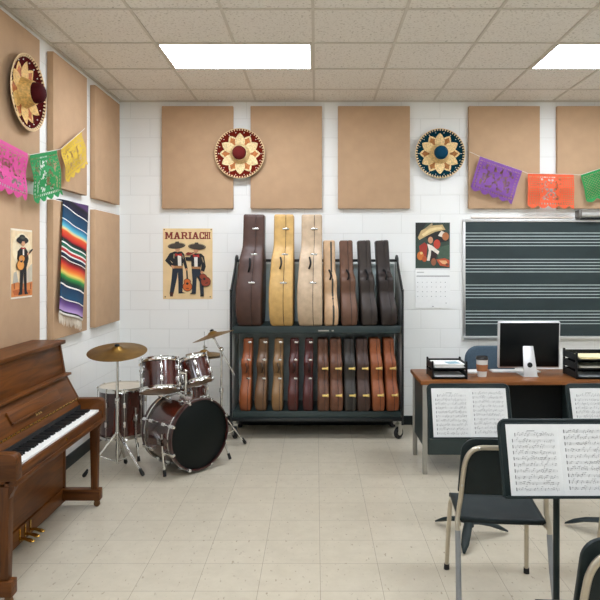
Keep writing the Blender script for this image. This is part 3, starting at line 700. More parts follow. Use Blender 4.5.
lab = ['mottled brown gold latched instrument case beside the maroon one', 'mottled brown gold latched instrument case beside the black one', 'black gold latched instrument case on the bottom shelf',
       'dark brown gold latched instrument case between black and orange brown ones', 'orange brown gold latched instrument case beside the dark brown one', 'orange brown gold latched instrument case at the bottom shelf end near the desk']
cols = [(94, 60, 42), (100, 63, 44), (50, 46, 42), (68, 48, 40), (142, 80, 46), (136, 74, 42)]
xr = [(.014, .123), (.130, .250), (.262, .372), (.379, .500), (.522, .636), (.654, .766)]
lean = [0, 0, -.004, -.006, -.035, -.04]
for k in range(6):
    case(lab[k], xr[k][0], xr[k][1], 5.81, LO, lean[k], PROF_WD, side=1, narrow=.12, col=cols[k], seam=.62, latch=(.155, .395), lmat=M_gold, group=gl, rough=.4, var=.3 if k < 2 else .15)

# ------------------------------------------------------------------ drums
M_shell = None
def shell_mat():
    m, nt, b = nodes('maroon_burst_lacquer')
    tc = N(nt, 'ShaderNodeTexCoord'); no = N(nt, 'ShaderNodeTexNoise'); no.inputs['Scale'].default_value = 6; no.inputs['Detail'].default_value = 3
    mp = N(nt, 'ShaderNodeMapping'); mp.inputs['Scale'].default_value = (3, 3, .6)
    nt.links.new(tc.outputs['Object'], mp.inputs['Vector']); nt.links.new(mp.outputs['Vector'], no.inputs['Vector'])
    r = N(nt, 'ShaderNodeValToRGB'); r.color_ramp.elements[0].position = .3; r.color_ramp.elements[1].position = .75
    r.color_ramp.elements[0].color = lin((30, 9, 7)); r.color_ramp.elements[1].color = lin((86, 28, 17))
    nt.links.new(no.outputs['Fac'], r.inputs['Fac']); nt.links.new(r.outputs['Color'], b.inputs['Base Color'])
    b.inputs['Roughness'].default_value = .25; b.inputs['Coat Weight'].default_value = .8; b.inputs['Coat Roughness'].default_value = .05
    return m
M_shell = shell_mat()
M_head = mat('coated_head', (206, 196, 178), .5, var=.08, scale=8)
M_reso = mat('clear_amber_head', (150, 112, 78), .35, var=.12, scale=6)
M_bhead = mat('black_drum_head', (11, 17, 15), .4, var=.15, scale=4, spec=.18)
def drum(name, label, R, D, M, lugs, reso=M_reso, hoop=M_chrome, head=M_head, rods=True):
    """local Z axis is the drum axis, z=0 the lower head"""
    t = thing(name, label, 'drum'); t.matrix_world = M
    MB().ring([(R, .01), (R, D-.01), (R-.008, D-.01), (R-.008, .01)], 48).build('shell', M_shell, t)
    MB().lathe([(R-.004, D-.012), (R+.002, D-.004), (R-.002, D+.001), (.001, D+.002)], 48, cap=False).build('batter_head', head, t)
    MB().lathe([(R-.004, .012), (R+.002, .004), (R-.002, -.001), (.001, -.002)], 48, cap=False).build('resonant_head', reso, t)
    for z0, z1 in ((-.008, .022), (D-.022, D+.010)):
        MB().ring([(R+.002, z0), (R+.011, z0), (R+.007, (z0+z1)/2-.006), (R+.007, (z0+z1)/2+.006), (R+.011, z1), (R+.002, z1)], 48).build('hoop', hoop, t)
    for k in range(lugs):
        a = 2*PI*(k+.5)/lugs; R4 = Matrix.Rotation(a, 4, 'Z'); b = MB()
        for zc in ((.30*D), (.70*D)) if D > .2 else (D*.5,):
            b.box(R-.002, -.010, zc-.022, R+.018, .010, zc+.022, 0, R4)
        b.tube([R4 @ Vector((R+.012, 0, -.004)), R4 @ Vector((R+.012, 0, D+.006))], .0035, 6)
        for zc in (-.006, D+.008): b.box(R+.002, -.008, zc-.007, R+.019, .008, zc+.007, 0, R4)
        b.build('lug', M_chrome, t, bevel=.003)
    return t
# bass drum: local Z = the direction its front head faces
nrm = Vector((.743, -.669, 0)).normalized(); tang = Vector((.669, .743, 0)); BR_, BD = .278, .40
fc = Vector((-.896, 4.79, .296))
Mb = Matrix.Translation(fc-nrm*BD) @ Matrix((( -tang.x, 0, nrm.x, 0), (-tang.y, 0, nrm.y, 0), (0, 1, 0, 0), (0, 0, 0, 1)))
t = thing('bass_drum', 'large maroon bass drum with a plain black front head', 'drum'); t.matrix_world = Mb
MB().ring([(BR_-.014, .02), (BR_-.014, BD-.02), (BR_-.022, BD-.02), (BR_-.022, .02)], 64).build('shell', M_shell, t)
M_hoopm = mat('maroon_hoop', (50, 15, 12), .3, var=.15, coat=.5)
for z0, z1 in ((0, .042), (BD-.042, BD)):
    MB().ring([(BR_-.012, z0), (BR_, z0), (BR_, z1), (BR_-.012, z1)], 64).build('hoop', M_hoopm, t, bevel=.003)
    zi = z1+.001 if z0 == 0 else z0-.001
    MB().ring([(BR_-.0125, zi-.006), (BR_+.0015, zi-.006), (BR_+.0015, zi+.006), (BR_-.0125, zi+.006)], 64).build('chrome_ring', M_chrome, t)
MB().lathe([(BR_-.010, BD-.018), (BR_-.016, BD-.014), (.001, BD-.013)], 64, cap=False).build('front_head', M_bhead, t)
MB().lathe([(BR_-.010, .018), (BR_-.016, .014), (.001, .013)], 64, cap=False).build('rear_head', M_head, t)
for k in range(8):
    a = 2*PI*(k+.5)/8; R4 = Matrix.Rotation(a, 4, 'Z')
    for z0, s in ((0, 1), (BD, -1)):
        b = MB()
        b.box(BR_-.004, -.012, min(z0-s*.004, z0+s*.05), BR_+.010, .012, max(z0-s*.004, z0+s*.05), 0, R4)
        b.box(BR_-.014, -.010, min(z0-s*.006, z0+s*.004), BR_+.008, .010, max(z0-s*.006, z0+s*.004), 0, R4)
        b.tube([R4 @ Vector((BR_+.005, 0, z0+s*.03)), R4 @ Vector((BR_+.005, 0, z0+s*.12))], .004, 6)
        zc = z0+s*.115; b.box(BR_-.016, -.012, zc-.022, BR_+.014, .012, zc+.022, 0, R4)
        b.build('tension_claw', M_chrome, t, bevel=.003)
Mi = Mb.inverted()
for s in (-1, 1):
    root = fc-nrm*.12+tang*s*(BR_-.002)+Vector((0, 0, -.02)); foot = fc-nrm*.06+tang*s*.345; foot.z = .012
    if s < 0: foot = Vector((-1.148, 4.672, .012))
    b = MB(); b.tube([Mi @ (root+Vector((0, 0, .06))), Mi @ root, Mi @ foot], .009, 10)
    b.cbox(Mi @ root, (.05, .05, .05))
    so = b.build('spur', M_chrome, t); MB().tube([Mi @ (foot+(root-foot).normalized()*.05), Mi @ foot], [.011, .013], 10).build('rubber_foot', M_rubber, so)
# tom holder on top of the drum
hold = fc-nrm*.2; hb = MB()
hb.tube([Mi @ Vector((hold.x, hold.y, hold.z+BR_-.02)), Mi @ Vector((hold.x, hold.y, .77))], .013, 12); hb.cbox(Mi @ Vector((hold.x, hold.y, hold.z+BR_)), (.07, .03, .07))
T1c = Vector((-1.232, 4.84, .744)); T2c = Vector((-1.006, 5.10, .738)); up1 = Vector((-.12, .36, 1)).normalized(); up2 = Vector((-.33, .30, 1)).normalized()
for c, r in ((T1c, .148), (T2c, .122)):
    d = Vector((c.x-hold.x, c.y-hold.y, 0)); L = d.length; d.normalize(); e = Vector((hold.x, hold.y, .752))+d*max(.02, L-r-.014)
    hb.tube([Mi @ Vector((hold.x, hold.y, .752)), Mi @ e], .011, 10)
hb.ball(Mi @ Vector((hold.x, hold.y, .765)), .018, 8)
hb.build('tom_holder', M_chrome, t)
def tommat(c, up, D): return Matrix.Translation(c-up*D/2) @ align(up) @ Matrix.Rotation(.35, 4, 'Z')
drum('tom_drum', 'larger maroon tom drum mounted over the bass drum, beside the floor tom', .148, .235, tommat(T1c, up1, .235), 6)
drum('tom_drum', 'smaller maroon tom drum mounted over the bass drum, nearest the cases', .125, .205, tommat(T2c, up2, .205), 6)
# floor tom
FT = Vector((-1.645, 5.22, 0))
t = drum('floor_tom', 'maroon floor tom drum on three chrome legs beside the side wall', .185, .40, Matrix.Translation(FT+Vector((0, 0, .185))), 8)
for a in (-40, 75, 200):
    a = math.radians(a); u = Vector((math.cos(a), math.sin(a), 0))
    b = MB().tube([u*.203+Vector((0, 0, .25)), u*.203+Vector((0, 0, -.02)), u*.225+Vector((0, 0, -.08)), u*.24+Vector((0, 0, -.175))], .007, 8); b.cbox(u*.197+Vector((0, 0, .17)), (.03, .03, .05))
    lo = b.build('leg', M_chrome, t); MB().tube([u*.237+Vector((0, 0, -.145)), u*.241+Vector((0, 0, -.185))], [.011, .014], 10).build('rubber_foot', M_rubber, lo)
# snare
SN = Vector((-1.135, 5.42, .45))
drum('snare_drum', 'maroon snare drum half hidden behind the smaller tom', .17, .14, Matrix.Translation(SN), 8)
def tripod(t, c, hub, feet, pr=.011, lr=.006, double=True):
    for fx, fy in feet:
        f = Vector((fx, fy, 0)); d = f.normalized(); s = Vector((-d.y, d.x, 0))*.010
        b = MB()
        for q in ((s, -s) if double else (Vector(),)):
            b.tube([d*.016+q+Vector((0, 0, hub)), f*.93+q*.5+Vector((0, 0, .025))], lr, 8)
        b.tube([d*.016+Vector((0, 0, hub*.30)), f*.52+Vector((0, 0, hub*.49))], lr*.8, 6)
        lo = b.build('leg', M_chrome, t)
        MB().tube([f*.85+Vector((0, 0, .058)), f*.96+Vector((0, 0, .02)), f+Vector((0, 0, .009))], [.011, .016, .010], 10).build('rubber_foot', M_rubber, lo)
def cymbal(label, c, up, R, name='cymbal', cat='cymbal'):
    pr = [(.006, .026), (.018, .026), (.034, .018), (.046, .006), (R*.5, -.004), (R, -.020), (R-.0005, -.022), (R*.5, -.0065), (.046, .003), (.034, .015), (.018, .0235), (.006, .0235)]
    o = MB().ring(pr, 56).build(name, M_cym, None, ang=60); o.matrix_world = Matrix.Translation(c) @ align(up)
    return tag(o, label, cat)
def topnut(t, p, up, L=.05):
    up = Vector(up).normalized(); p = Vector(p)
    MB().tube([p-up*L, p+up*.045], .004, 8).build('tilter_rod', M_chrome, t)
    MB().lathe([(.001, -.020), (.022, -.020), (.022, -.006), (.016, -.002), (.001, -.001)], 16, Matrix.Translation(p) @ align(up)).build('felt', mat('black_felt', (26, 24, 22), .95), t)
    b = MB().lathe([(.001, .0275), (.019, .0275), (.019, .036), (.010, .042), (.001, .043)], 16, Matrix.Translation(p) @ align(up)); b.build('wing_nut', M_black, t)
# crash on straight double braced stand in front of the floor tom
c0 = Vector((-1.546, 4.787, 0)); t = thing('cymbal_stand', 'straight chrome cymbal stand in front of the floor tom', 'cymbal stand', c0)
tripod(t, c0, .30, [(-.224, -.117), (.229, -.087), (.004, .205)])
MB().tube([(0, 0, .07), (0, 0, .56)], .0125, 12).build('base_tube', M_chrome, t); MB().tube([(0, 0, .55), (0, 0, .87)], .0095, 12).build('upper_tube', M_chrome, t)
b = MB(); b.lathe([(.001, .54), (.018, .54), (.018, .58), (.001, .58)], 12).box(-.005, -.045, .553, .005, .0, .567).lathe([(.001, .28), (.017, .28), (.017, .32), (.001, .32)], 12); b.build('height_clamp', M_chrome, t, bevel=.002)
upc = Vector((.02, -.19, 1)).normalized()
b = MB(); b.ball((0, 0, .875), .017, 8).box(-.045, -.006, .867, .03, .006, .883).ball((-.045, 0, .875), .011, 6); b.build('tilter', M_chrome, t)
topnut(t, (0, -.004, .962), upc, .085)
cymbal('wide bronze cymbal tilted on the straight stand beside the piano', c0+Vector((0, -.004, .962)), upc, .226)
# boom stand near the rack
c1 = Vector((-.835, 5.42, 0)); t = thing('cymbal_stand', 'chrome boom cymbal stand between the bass drum and the rack', 'cymbal stand', c1)
tripod(t, c1, .30, [(.205, .11), (-.20, .13), (.0, -.235)])
MB().tube([(0, 0, .07), (0, 0, .50)], .0125, 12).build('base_tube', M_chrome, t); MB().tube([(0, 0, .49), (0, 0, .86)], .0095, 12).build('upper_tube', M_chrome, t)
b = MB(); b.lathe([(.001, .49), (.018, .49), (.018, .53), (.001, .53)], 12).box(-.005, -.045, .503, .005, .0, .517).lathe([(.001, .29), (.017, .29), (.017, .33), (.001, .33)], 12).ball((0, 0, .87), .022, 8); b.build('height_clamp', M_chrome, t)
MB().tube([(.115, 0, .645), (-.068, 0, .975)], .0065, 10).build('boom_arm', M_chrome, t)
upb = Vector((-.30, .02, 1)).normalized()
pc = Vector((-.075, 0, 1.005)); b = MB(); b.ball((-.066, 0, .972), .014, 8).build('tilter', M_chrome, t)
topnut(t, pc, upb, .03)
cymbal('bronze cymbal tilted on the boom stand beside the dark brown tall case', c1+pc, upb, .188)
# hi-hat
c2 = Vector((-1.05, 5.78, 0)); t = thing('hi_hat_stand', 'chrome hi-hat stand behind the smaller tom', 'cymbal stand', c2)
tripod(t, c2, .26, [(.17, .10), (-.17, .10), (.0, -.2)])
MB().tube([(0, 0, .05), (0, 0, .695)], .011, 10).build('base_tube', M_chrome, t); MB().tube([(0, 0, .69), (0, 0, .985)], .0035, 8).build('pull_rod', M_chrome, t)
b = MB(); b.lathe([(.001, .82), (.014, .82), (.014, .855), (.001, .855)], 12).box(0, -.004, .832, .03, .004, .842); b.build('clutch', M_chrome, t)
MB().box(-.035, .05, .012, .035, .30, .03).build('foot_pedal', M_steel, t, bevel=.004)
for z, f, l in ((.79, 0, 'upper hi-hat cymbal glimpsed behind the smaller tom'), (.732, 1, 'lower hi-hat cymbal glimpsed behind the smaller tom')):
    cymbal(l, c2+Vector((0, 0, z)), Vector((0, 0, -1 if f else 1)), .175)
# snare stand
t = thing('snare_stand', 'chrome stand under the snare drum', 'drum stand', (SN.x, SN.y, 0))
tripod(t, None, .22, [(.17, -.12), (-.19, -.08), (.03, .21)], double=False)
MB().tube([(0, 0, .06), (0, 0, .40)], .012, 10).build('base_tube', M_chrome, t)
for k in range(3):
    a = 2*PI*k/3; MB().tube([(0, 0, .40), (.16*math.cos(a), .16*math.sin(a), .418), (.19*math.cos(a), .19*math.sin(a), .428), (.194*math.cos(a), .194*math.sin(a), .475)], .006, 8).build('basket_arm', M_chrome, t)

# ------------------------------------------------------------------ piano
W_P = wood('piano_walnut', (58, 29, 5), (114, 64, 19), 'Y', .45, .04)
W_PZ = wood('piano_walnut_upright', (54, 27, 5), (100, 56, 17), 'Z', .45, .04)
W_PX = wood('piano_walnut_across', (58, 29, 5), (108, 61, 18), 'X', .45, .04)
t = thing('upright_piano', 'brown upright piano with open keyboard against the side wall', 'piano', (-1.92, 3.535, 0))
HL_ = .62
body = [(0, .03), (0, 1.088), (.198, 1.088), (.232, .887), (.322, .722), (.322, .585), (.232, .585), (.232, .03)]
for s in (-1, 1):
    MB().prism(body, lambda u, v, w: Vector((u, w, v)), s*(HL_-.028), s*HL_).build('end_panel', W_PZ, t, bevel=.003)
YI = HL_-.028
MB().box(-.003, -HL_-.012, 1.088, .226, HL_+.012, 1.114).build('lid', W_P, t, bevel=.006)
MB().box(0, -YI, .03, .02, YI, 1.088).build('back_board', W_P, t)
def slope(p0, p1, th, name, y0, y1, m, bev=.002, off=0):
    a = Vector((p0[0], 0, p0[1])); b = Vector((p1[0], 0, p1[1])); d = (b-a).normalized(); n = Vector((-d.z, 0, d.x)); n = n if n.x > 0 else -n
    a = a+n*off; b = b+n*off
    q = [a, b, b-n*th, a-n*th]
    return MB().prism([(v.x, v.z) for v in q], lambda u, v, w: Vector((u, w, v)), y0, y1).build(name, m, t, bevel=bev)
slope((.192, 1.086), (.226, .89), .016, 'upper_panel', -YI, YI, W_P)
MB().box(.19, -HL_-.004, .880, .268, HL_+.004, .896).build('music_shelf', W_P, t, bevel=.004)
slope((.237, .878), (.318, .730), .016, 'fallboard', -YI, YI, W_P)
slope((.262, .832), (.294, .774), .012, 'music_desk', -.26, .37, W_P, .003, .013)
slope((.294, .774), (.298, .7665), .012, 'music_ledge', -.27, .38, W_PX, .001, .022)
# small gold marks on the fallboard
lg = MB()
d = Vector((.318-.237, 0, .730-.878)).normalized(); n = Vector((.148, 0, .081)).normalized()
for k, (dy, hh) in enumerate(((-.03, .014), (-.018, .009), (0, .012), (.010, .009), (.024, .013), (.034, .008))):
    p = Vector((.306, .05+dy, .752))+n*.001
    lg.poly([p+Vector((0, -.003, 0)), p+Vector((0, .003, 0)), p+Vector((0, .0045, 0))-d*hh, p+Vector((0, -.0015, 0))-d*hh])
lg.build('gold_lettering', M_gold, t, solid=1)
MB().tube([(.325, -YI, .726), (.325, YI, .726)], .006, 8).build('hinge', M_brass, t)
scr = MB()
for k in range(24): scr.ball((.3285, -YI+.02+k*(2*YI-.04)/23, .730), .0045, 4)
scr.build('hinge_screws', mat('dark_screw', (60, 46, 24), .4, .8), t)
slope((.326, .722), (.346, .690), .014, 'nameboard', -YI+.03, YI-.03, W_P)
MB().box(.2, -HL_, .585, .47, HL_, .632).build('keybed', W_P, t, bevel=.003)
MB().box(.334, -.562, .632, .352, .562, .69).build('key_felt', mat('black_felt_strip', (18, 16, 16), .9), t)
wk = 1.12/52; names = 'ABCDEFG'; kz = .657
for i in range(52):
    y = -.56+i*wk
    MB().box(.34, y+.0006, .634, .474, y+wk-.0006, kz).build('white_key', M_white, t, bevel=.0012, seg=1)
    if names[i % 7] in 'ACDFG' and i < 51:
        MB().box(.345, y+wk-.0058, .65, .43, y+wk+.0058, kz+.012).build('black_key', M_black, t, bevel=.002, seg=1)
MB().box(.476, -.565, .60, .494, .565, .648).build('key_slip', W_P, t, bevel=.004)
MB().box(.44, -HL_, .572, .502, HL_, .602).build('key_rail', W_P, t, bevel=.005)
lk = MB(); lk.lathe([(.001, 0), (.010, 0), (.010, .003), (.001, .004)], 14, Matrix.Translation((.494, -.02, .627)) @ Rx); lk.build('lock', M_brass, t)
for s in (-1, 1):
    pl = [(.30, .60), (.30, .728), (.468, .728), (.488, .722), (.499, .706), (.502, .60)]
    MB().prism(pl, lambda u, v, w: Vector((u, w, v)), s*.562, s*(HL_+.006)).build('arm', W_PX, t, bevel=.006)
    lg = MB()
    # tapered leg with a bracket at the top
    y0, y1 = sorted((s*.568, s*.618))
    yc = (y0+y1)/2
    for (z0, z1, h0, h1) in ((.125, .572, .021, .027),):
        vs = [(.436-h0, yc-h0, z0), (.436+h0, yc-h0, z0), (.436+h0, yc+h0, z0), (.436-h0, yc+h0, z0), (.436-h1, yc-h1, z1), (.436+h1, yc-h1, z1), (.436+h1, yc+h1, z1), (.436-h1, yc+h1, z1)]
        lg.add(vs, [(0, 3, 2, 1), (4, 5, 6, 7), (0, 1, 5, 4), (1, 2, 6, 5), (2, 3, 7, 6), (3, 0, 4, 7)])
    lo = lg.build('leg', W_PZ, t, bevel=.004)
    br = [(.455, .572), (.488, .572), (.484, .556), (.470, .535), (.461, .51)]
    MB().prism(br, lambda u, v, w: Vector((u, w, v)), yc-.022, yc+.022).build('leg_bracket', W_PZ, t)
    fo = MB().box(.20, yc-.03, .047, .478, yc+.03, .122).build('toe_block', W_PX, t, bevel=.006)
    cb = MB(); cb.lathe([(.004, -.011), (.018, -.011), (.021, -.006), (.021, .006), (.018, .011), (.004, .011)], 16, Matrix.Translation((.45, yc, .0215)) @ Matrix.Rotation(PI/2, 4, 'X')); cb.box(.436, yc-.014, .036, .466, yc+.014, .048)
    cb.build('caster', mat('caster_bronze', (112, 80, 50), .4, .6), fo)
MB().box(.20, -YI, .13, .226, YI, .585).build('lower_panel', W_P, t, bevel=.002)
MB().box(.0, -YI, .03, .232, YI, .125).build('bottom_rail', W_P, t, bevel=.004)
for k in range(3):
    y = -.035+.065*k
    b = MB(); b.tube([(.225, y, .066), (.265, y, .064), (.302, y, .054)], [.007, .009, .012], 10); b.ball((.304, y, .053), .014, 8, sc=(1.2, 1, .55))
    b.box(.2315, y-.007, .05, .2365, y+.007, .12); b.build('pedal', M_brass, t)

# ------------------------------------------------------------------ teacher's desk
M_desk = mat('desk_green_steel', (36, 50, 50), .5, var=.06)
M_dleg = mat('desk_leg_grey', (158, 156, 148), .35, .5, var=.04)
W_D = wood('desk_laminate', (104, 61, 28), (142, 87, 44), 'X', .4, .08)
t = thing('office_desk', 'steel desk with wood laminate top in front of the chalkboard', 'desk', (1.63, 5.0, 0))
DX0, DX1, DY0, DY1 = -.822, .82, -.268, .268
MB().box(DX0, DY0, .692, DX1, DY1, .724).build('desktop', W_D, t, bevel=.006)
for x in (DX0+.035, DX1-.035):
    for y in (DY0+.03, DY1-.03): MB().box(x-.018, y-.018, 0, x+.018, y+.018, .692).build('leg', M_dleg, t, bevel=.004)
    MB().box(x-.006, DY0+.05, .20, x+.006, DY1-.05, .692).build('side_panel', M_desk, t)
MB().box(DX0+.06, DY0+.03, .145, -.36, DY1-.03, .69).build('pedestal', M_desk, t, bevel=.004)
MB().box(.38, DY0+.03, .145, DX1-.06, DY1-.03, .69).build('pedestal', M_desk, t, bevel=.004)
MB().box(-.36, .02, .20, .38, .035, .69).build('modesty_panel', mat('kneehole_shade', (14, 18, 19), .6, spec=.2), t)  # panel coloured darker than the desk steel to paint in the kneehole shade
DT = .7242
# monitor (its back is towards the room)
M_sil = mat('satin_aluminium', (216, 216, 216), .35, .55, var=.02)
t = thing('computer_monitor', 'black backed silver edged computer monitor standing on the desk', 'computer', (1.722, 4.99, DT))
Rt = Matrix.Translation((0, .0, 0)) @ Matrix.Rotation(math.radians(3), 4, 'X')
MB().box(-.25, -.012, .058, .25, .026, .438, 0, Rt).build('casing', M_sil, t, bevel=.012, seg=3)
MB().box(-.238, -.0175, .070, .238, -.010, .426, 0, Rt).build('back_panel', mat('black_glass', (7, 11, 13), .3, var=.1, spec=.2), t, bevel=.003)
MB().box(-.238, .024, .070, .238, .029, .426, 0, Rt).build('screen', mat('dark_screen', (10, 11, 13), .12, var=.05), t)
nk = [(-.085, .0), (-.078, .0), (-.022, .245), (-.030, .245)]
def taper(u, v, w):
    k = 1-.25*v/.245; return Vector((w*k-.012+ .0*v, u, v))
so = MB().prism([(-.095, .004), (-.085, .0), (-.022, .235), (-.032, .239)], taper, -.055, .055).build('stand_neck', M_sil, t, bevel=.002)
MB().box(-.072, -.098, 0, .050, .08, .006).build('stand_foot', M_sil, t, bevel=.002)
a = Vector((-.012, -.0715, .092)); ax = Vector((0, -.239, .063)).normalized()
MB().lathe([(.001, 0), (.021, 0), (.021, .004), (.001, .0045)], 20, Matrix.Translation(a) @ align(ax)).build('cable_hole', M_black, t)
t = thing('keyboard', 'slim white computer keyboard on the desk behind the monitor stand', 'keyboard', (1.66, 5.135, DT))
MB().box(-.20, -.055, 0, .20, .055, .010).build('keyboard_base', M_sil, t, bevel=.004)
for r in range(4): MB().box(-.19, -.045+.024*r, .010, .19, -.026+.024*r, .0135).build('key_row', M_white, t, bevel=.0015)
t = thing('computer_mouse', 'small white computer mouse on the desk behind the paper cup', 'mouse', (1.395, 5.14, DT))
MB().ball((0, 0, .012), .03, 8, sc=(1, 1.6, .5)).build('mouse_shell', M_white, t)
MB().ball((0, -.025, .026), .005, 6).build('scroll_wheel', M_line, t)
o = MB().box(-.055, -.07, 0, .055, .07, .014).build('notepad', M_paper, bevel=.002); o.location = (1.30, 5.10, DT); tag(o, 'white note pad on the desk between letter trays and paper cup', 'note pad')
# cup
t = thing('paper_cup', 'white paper coffee cup with brown sleeve and black lid on the desk', 'cup', (1.33, 4.925, DT))
MB().lathe([(.001, 0), (.034, 0), (.035, .004), (.046, .138), (.001, .138)], 28).build('cup_body', M_paper, t)
MB().ring([(.0395, .045), (.0413, .045), (.0459, .098), (.044, .098)], 28).build('sleeve', mat('kraft_sleeve', (166, 108, 68), .85, var=.1), t)
MB().lathe([(.001, .137), (.049, .137), (.0505, .143), (.048, .148), (.045, .160), (.040, .162), (.039, .157), (.001, .157)], 28).build('lid', mat('black_lid', (28, 26, 26), .4), t)
# trays
def tray(loc, w, d, h, label, rot=0):
    t = thing('letter_tray', label, 'letter tray', loc, (0, 0, rot), 'letter trays on the desk')
    b = MB(); b.box(-w/2, -d/2, .004, w/2, d/2, .009); b.build('base', M_black, t)
    for s in (-1, 1):
        pl = [(-d/2, .004), (-d/2, h*.62), (-d/2+.03, h*.62), (-d/2+.07, h*.78), (d/2-.02, h*.78), (d/2-.02, h), (d/2, h), (d/2, .004)]
        MB().prism(pl, lambda u, v, ww: Vector((ww, u, v)), s*w/2-.0035, s*w/2+.0035).build('side', M_black, t)
        for y in (-d/2+.015, d/2-.012): MB().box(s*w/2-.007, y-.012, 0, s*w/2+.007, y+.012, h-.0005).build('stacking_post', M_black, t, bevel=.002)
    MB().box(-w/2, d/2-.006, .004, w/2, d/2, h*.8).build('back', M_black, t)
    MB().box(-w/2, -d/2, .004, w/2, -d/2+.005, .018).build('front_lip', M_black, t)
    return t
def papers(loc, w, d, n, label, col=(236, 236, 232), rot=0):
    b = MB(); r = random.Random(label)
    for k in range(n):
        dx, dy, a = r.uniform(-.006, .006), r.uniform(-.006, .006), r.uniform(-.03, .03)
        M = Matrix.Translation((dx, dy, 0)) @ Matrix.Rotation(a, 4, 'Z'); b.box(-w/2, -d/2, k*.004, w/2, d/2, k*.004+.0033, 0, M)
    o = b.build('paper_stack', mat('stack_paper', col, .8, var=.04), smooth=False); o.location = loc; o.rotation_euler = (0, 0, rot)
    return tag(o, label, 'papers')
TX, TY, th = 1.045, 4.925, .07
tray((TX, TY, DT), .265, .25, th, 'lower black letter tray of the pair beside the paper cup')
papers((TX+.004, TY-.002, DT+.0095), .232, .20, 4, 'thin paper pile in the lower tray beside the paper cup')
tray((TX, TY, DT+th), .265, .25, th, 'upper black letter tray of the pair beside the paper cup')
papers((TX, TY-.004, DT+th+.0095), .232, .205, 9, 'thick white paper pile in the upper tray beside the paper cup')
o = MB().box(-.05, -.05, 0, .05, .05, .004).build('booklet', mat('blue_cover', (120, 158, 172), .5)); o.location = (TX+.04, TY-.03, DT+th+.0422); o.rotation_euler = (0, 0, .2); tag(o, 'pale blue booklet on the upper tray beside the paper cup', 'booklet')
TX = 2.195
for k, (nm, pc, n, cl) in enumerate((('bottom', 'white papers in the bottom tray of three', 3, (206, 212, 214)), ('middle', 'off-white papers in the middle tray of three', 4, (226, 220, 200)), ('top', 'pale yellow papers in the top tray of three', 5, (236, 224, 178)))):
    tray((TX, TY+.01, DT+.07*k), .31, .27, .07, nm+' black letter tray of the three beside the monitor')
    papers((TX+.01, TY, DT+.07*k+.0095), .26, .215, n, pc+' beside the monitor', cl)
# blue chair behind desk
M_bluef = mat('blue_fabric', (72, 90, 104), .9, var=.1, scale=60, bump=.4, bscale=700)
t = thing('office_chair', 'blue fabric office chair behind the desk', 'chair', (1.60, 5.66, 0))
def rr(w, h, r, n=6):
    out = []
    for cx, cy, a0 in ((w-r, h-r, 0), (-w+r, h-r, PI/2), (-w+r, -h+r, PI), (w-r, -h+r, 1.5*PI)):
        out += [(cx+r*math.cos(a0+PI/2*i/n), cy+r*math.sin(a0+PI/2*i/n)) for i in range(n+1)]
    return out
MB().prism(rr(.225, .19, .12), lambda u, v, w: Vector((u, w+.10*u*u*-2+.02, v+.675)), -.035, .035).build('backrest', M_bluef, t, bevel=.012)
MB().prism(rr(.23, .22, .08), lambda u, v, w: Vector((u, v+.22, w)), .42, .48).build('seat', M_bluef, t, bevel=.015)
MB().tube([(0, .05, .40), (0, .0, .43), (0, .045, .55), (0, .055, .70)], .018, 8).build('back_bracket', M_black, t)
MB().tube([(0, .22, .10), (0, .22, .42)], .025, 12).build('gas_column', M_black, t)
for k in range(5):
    a = 2*PI*k/5+.3; u = Vector((math.cos(a), math.sin(a), 0)); o = Vector((0, .22, 0))
    lo = MB().tube([o+Vector((0, 0, .12)), o+u*.27+Vector((0, 0, .07))], [.024, .014], 8).build('base_arm', M_black, t)
    MB().ball(o+u*.27+Vector((0, 0, .028)), .028, 8).build('caster', M_rubber, lo)

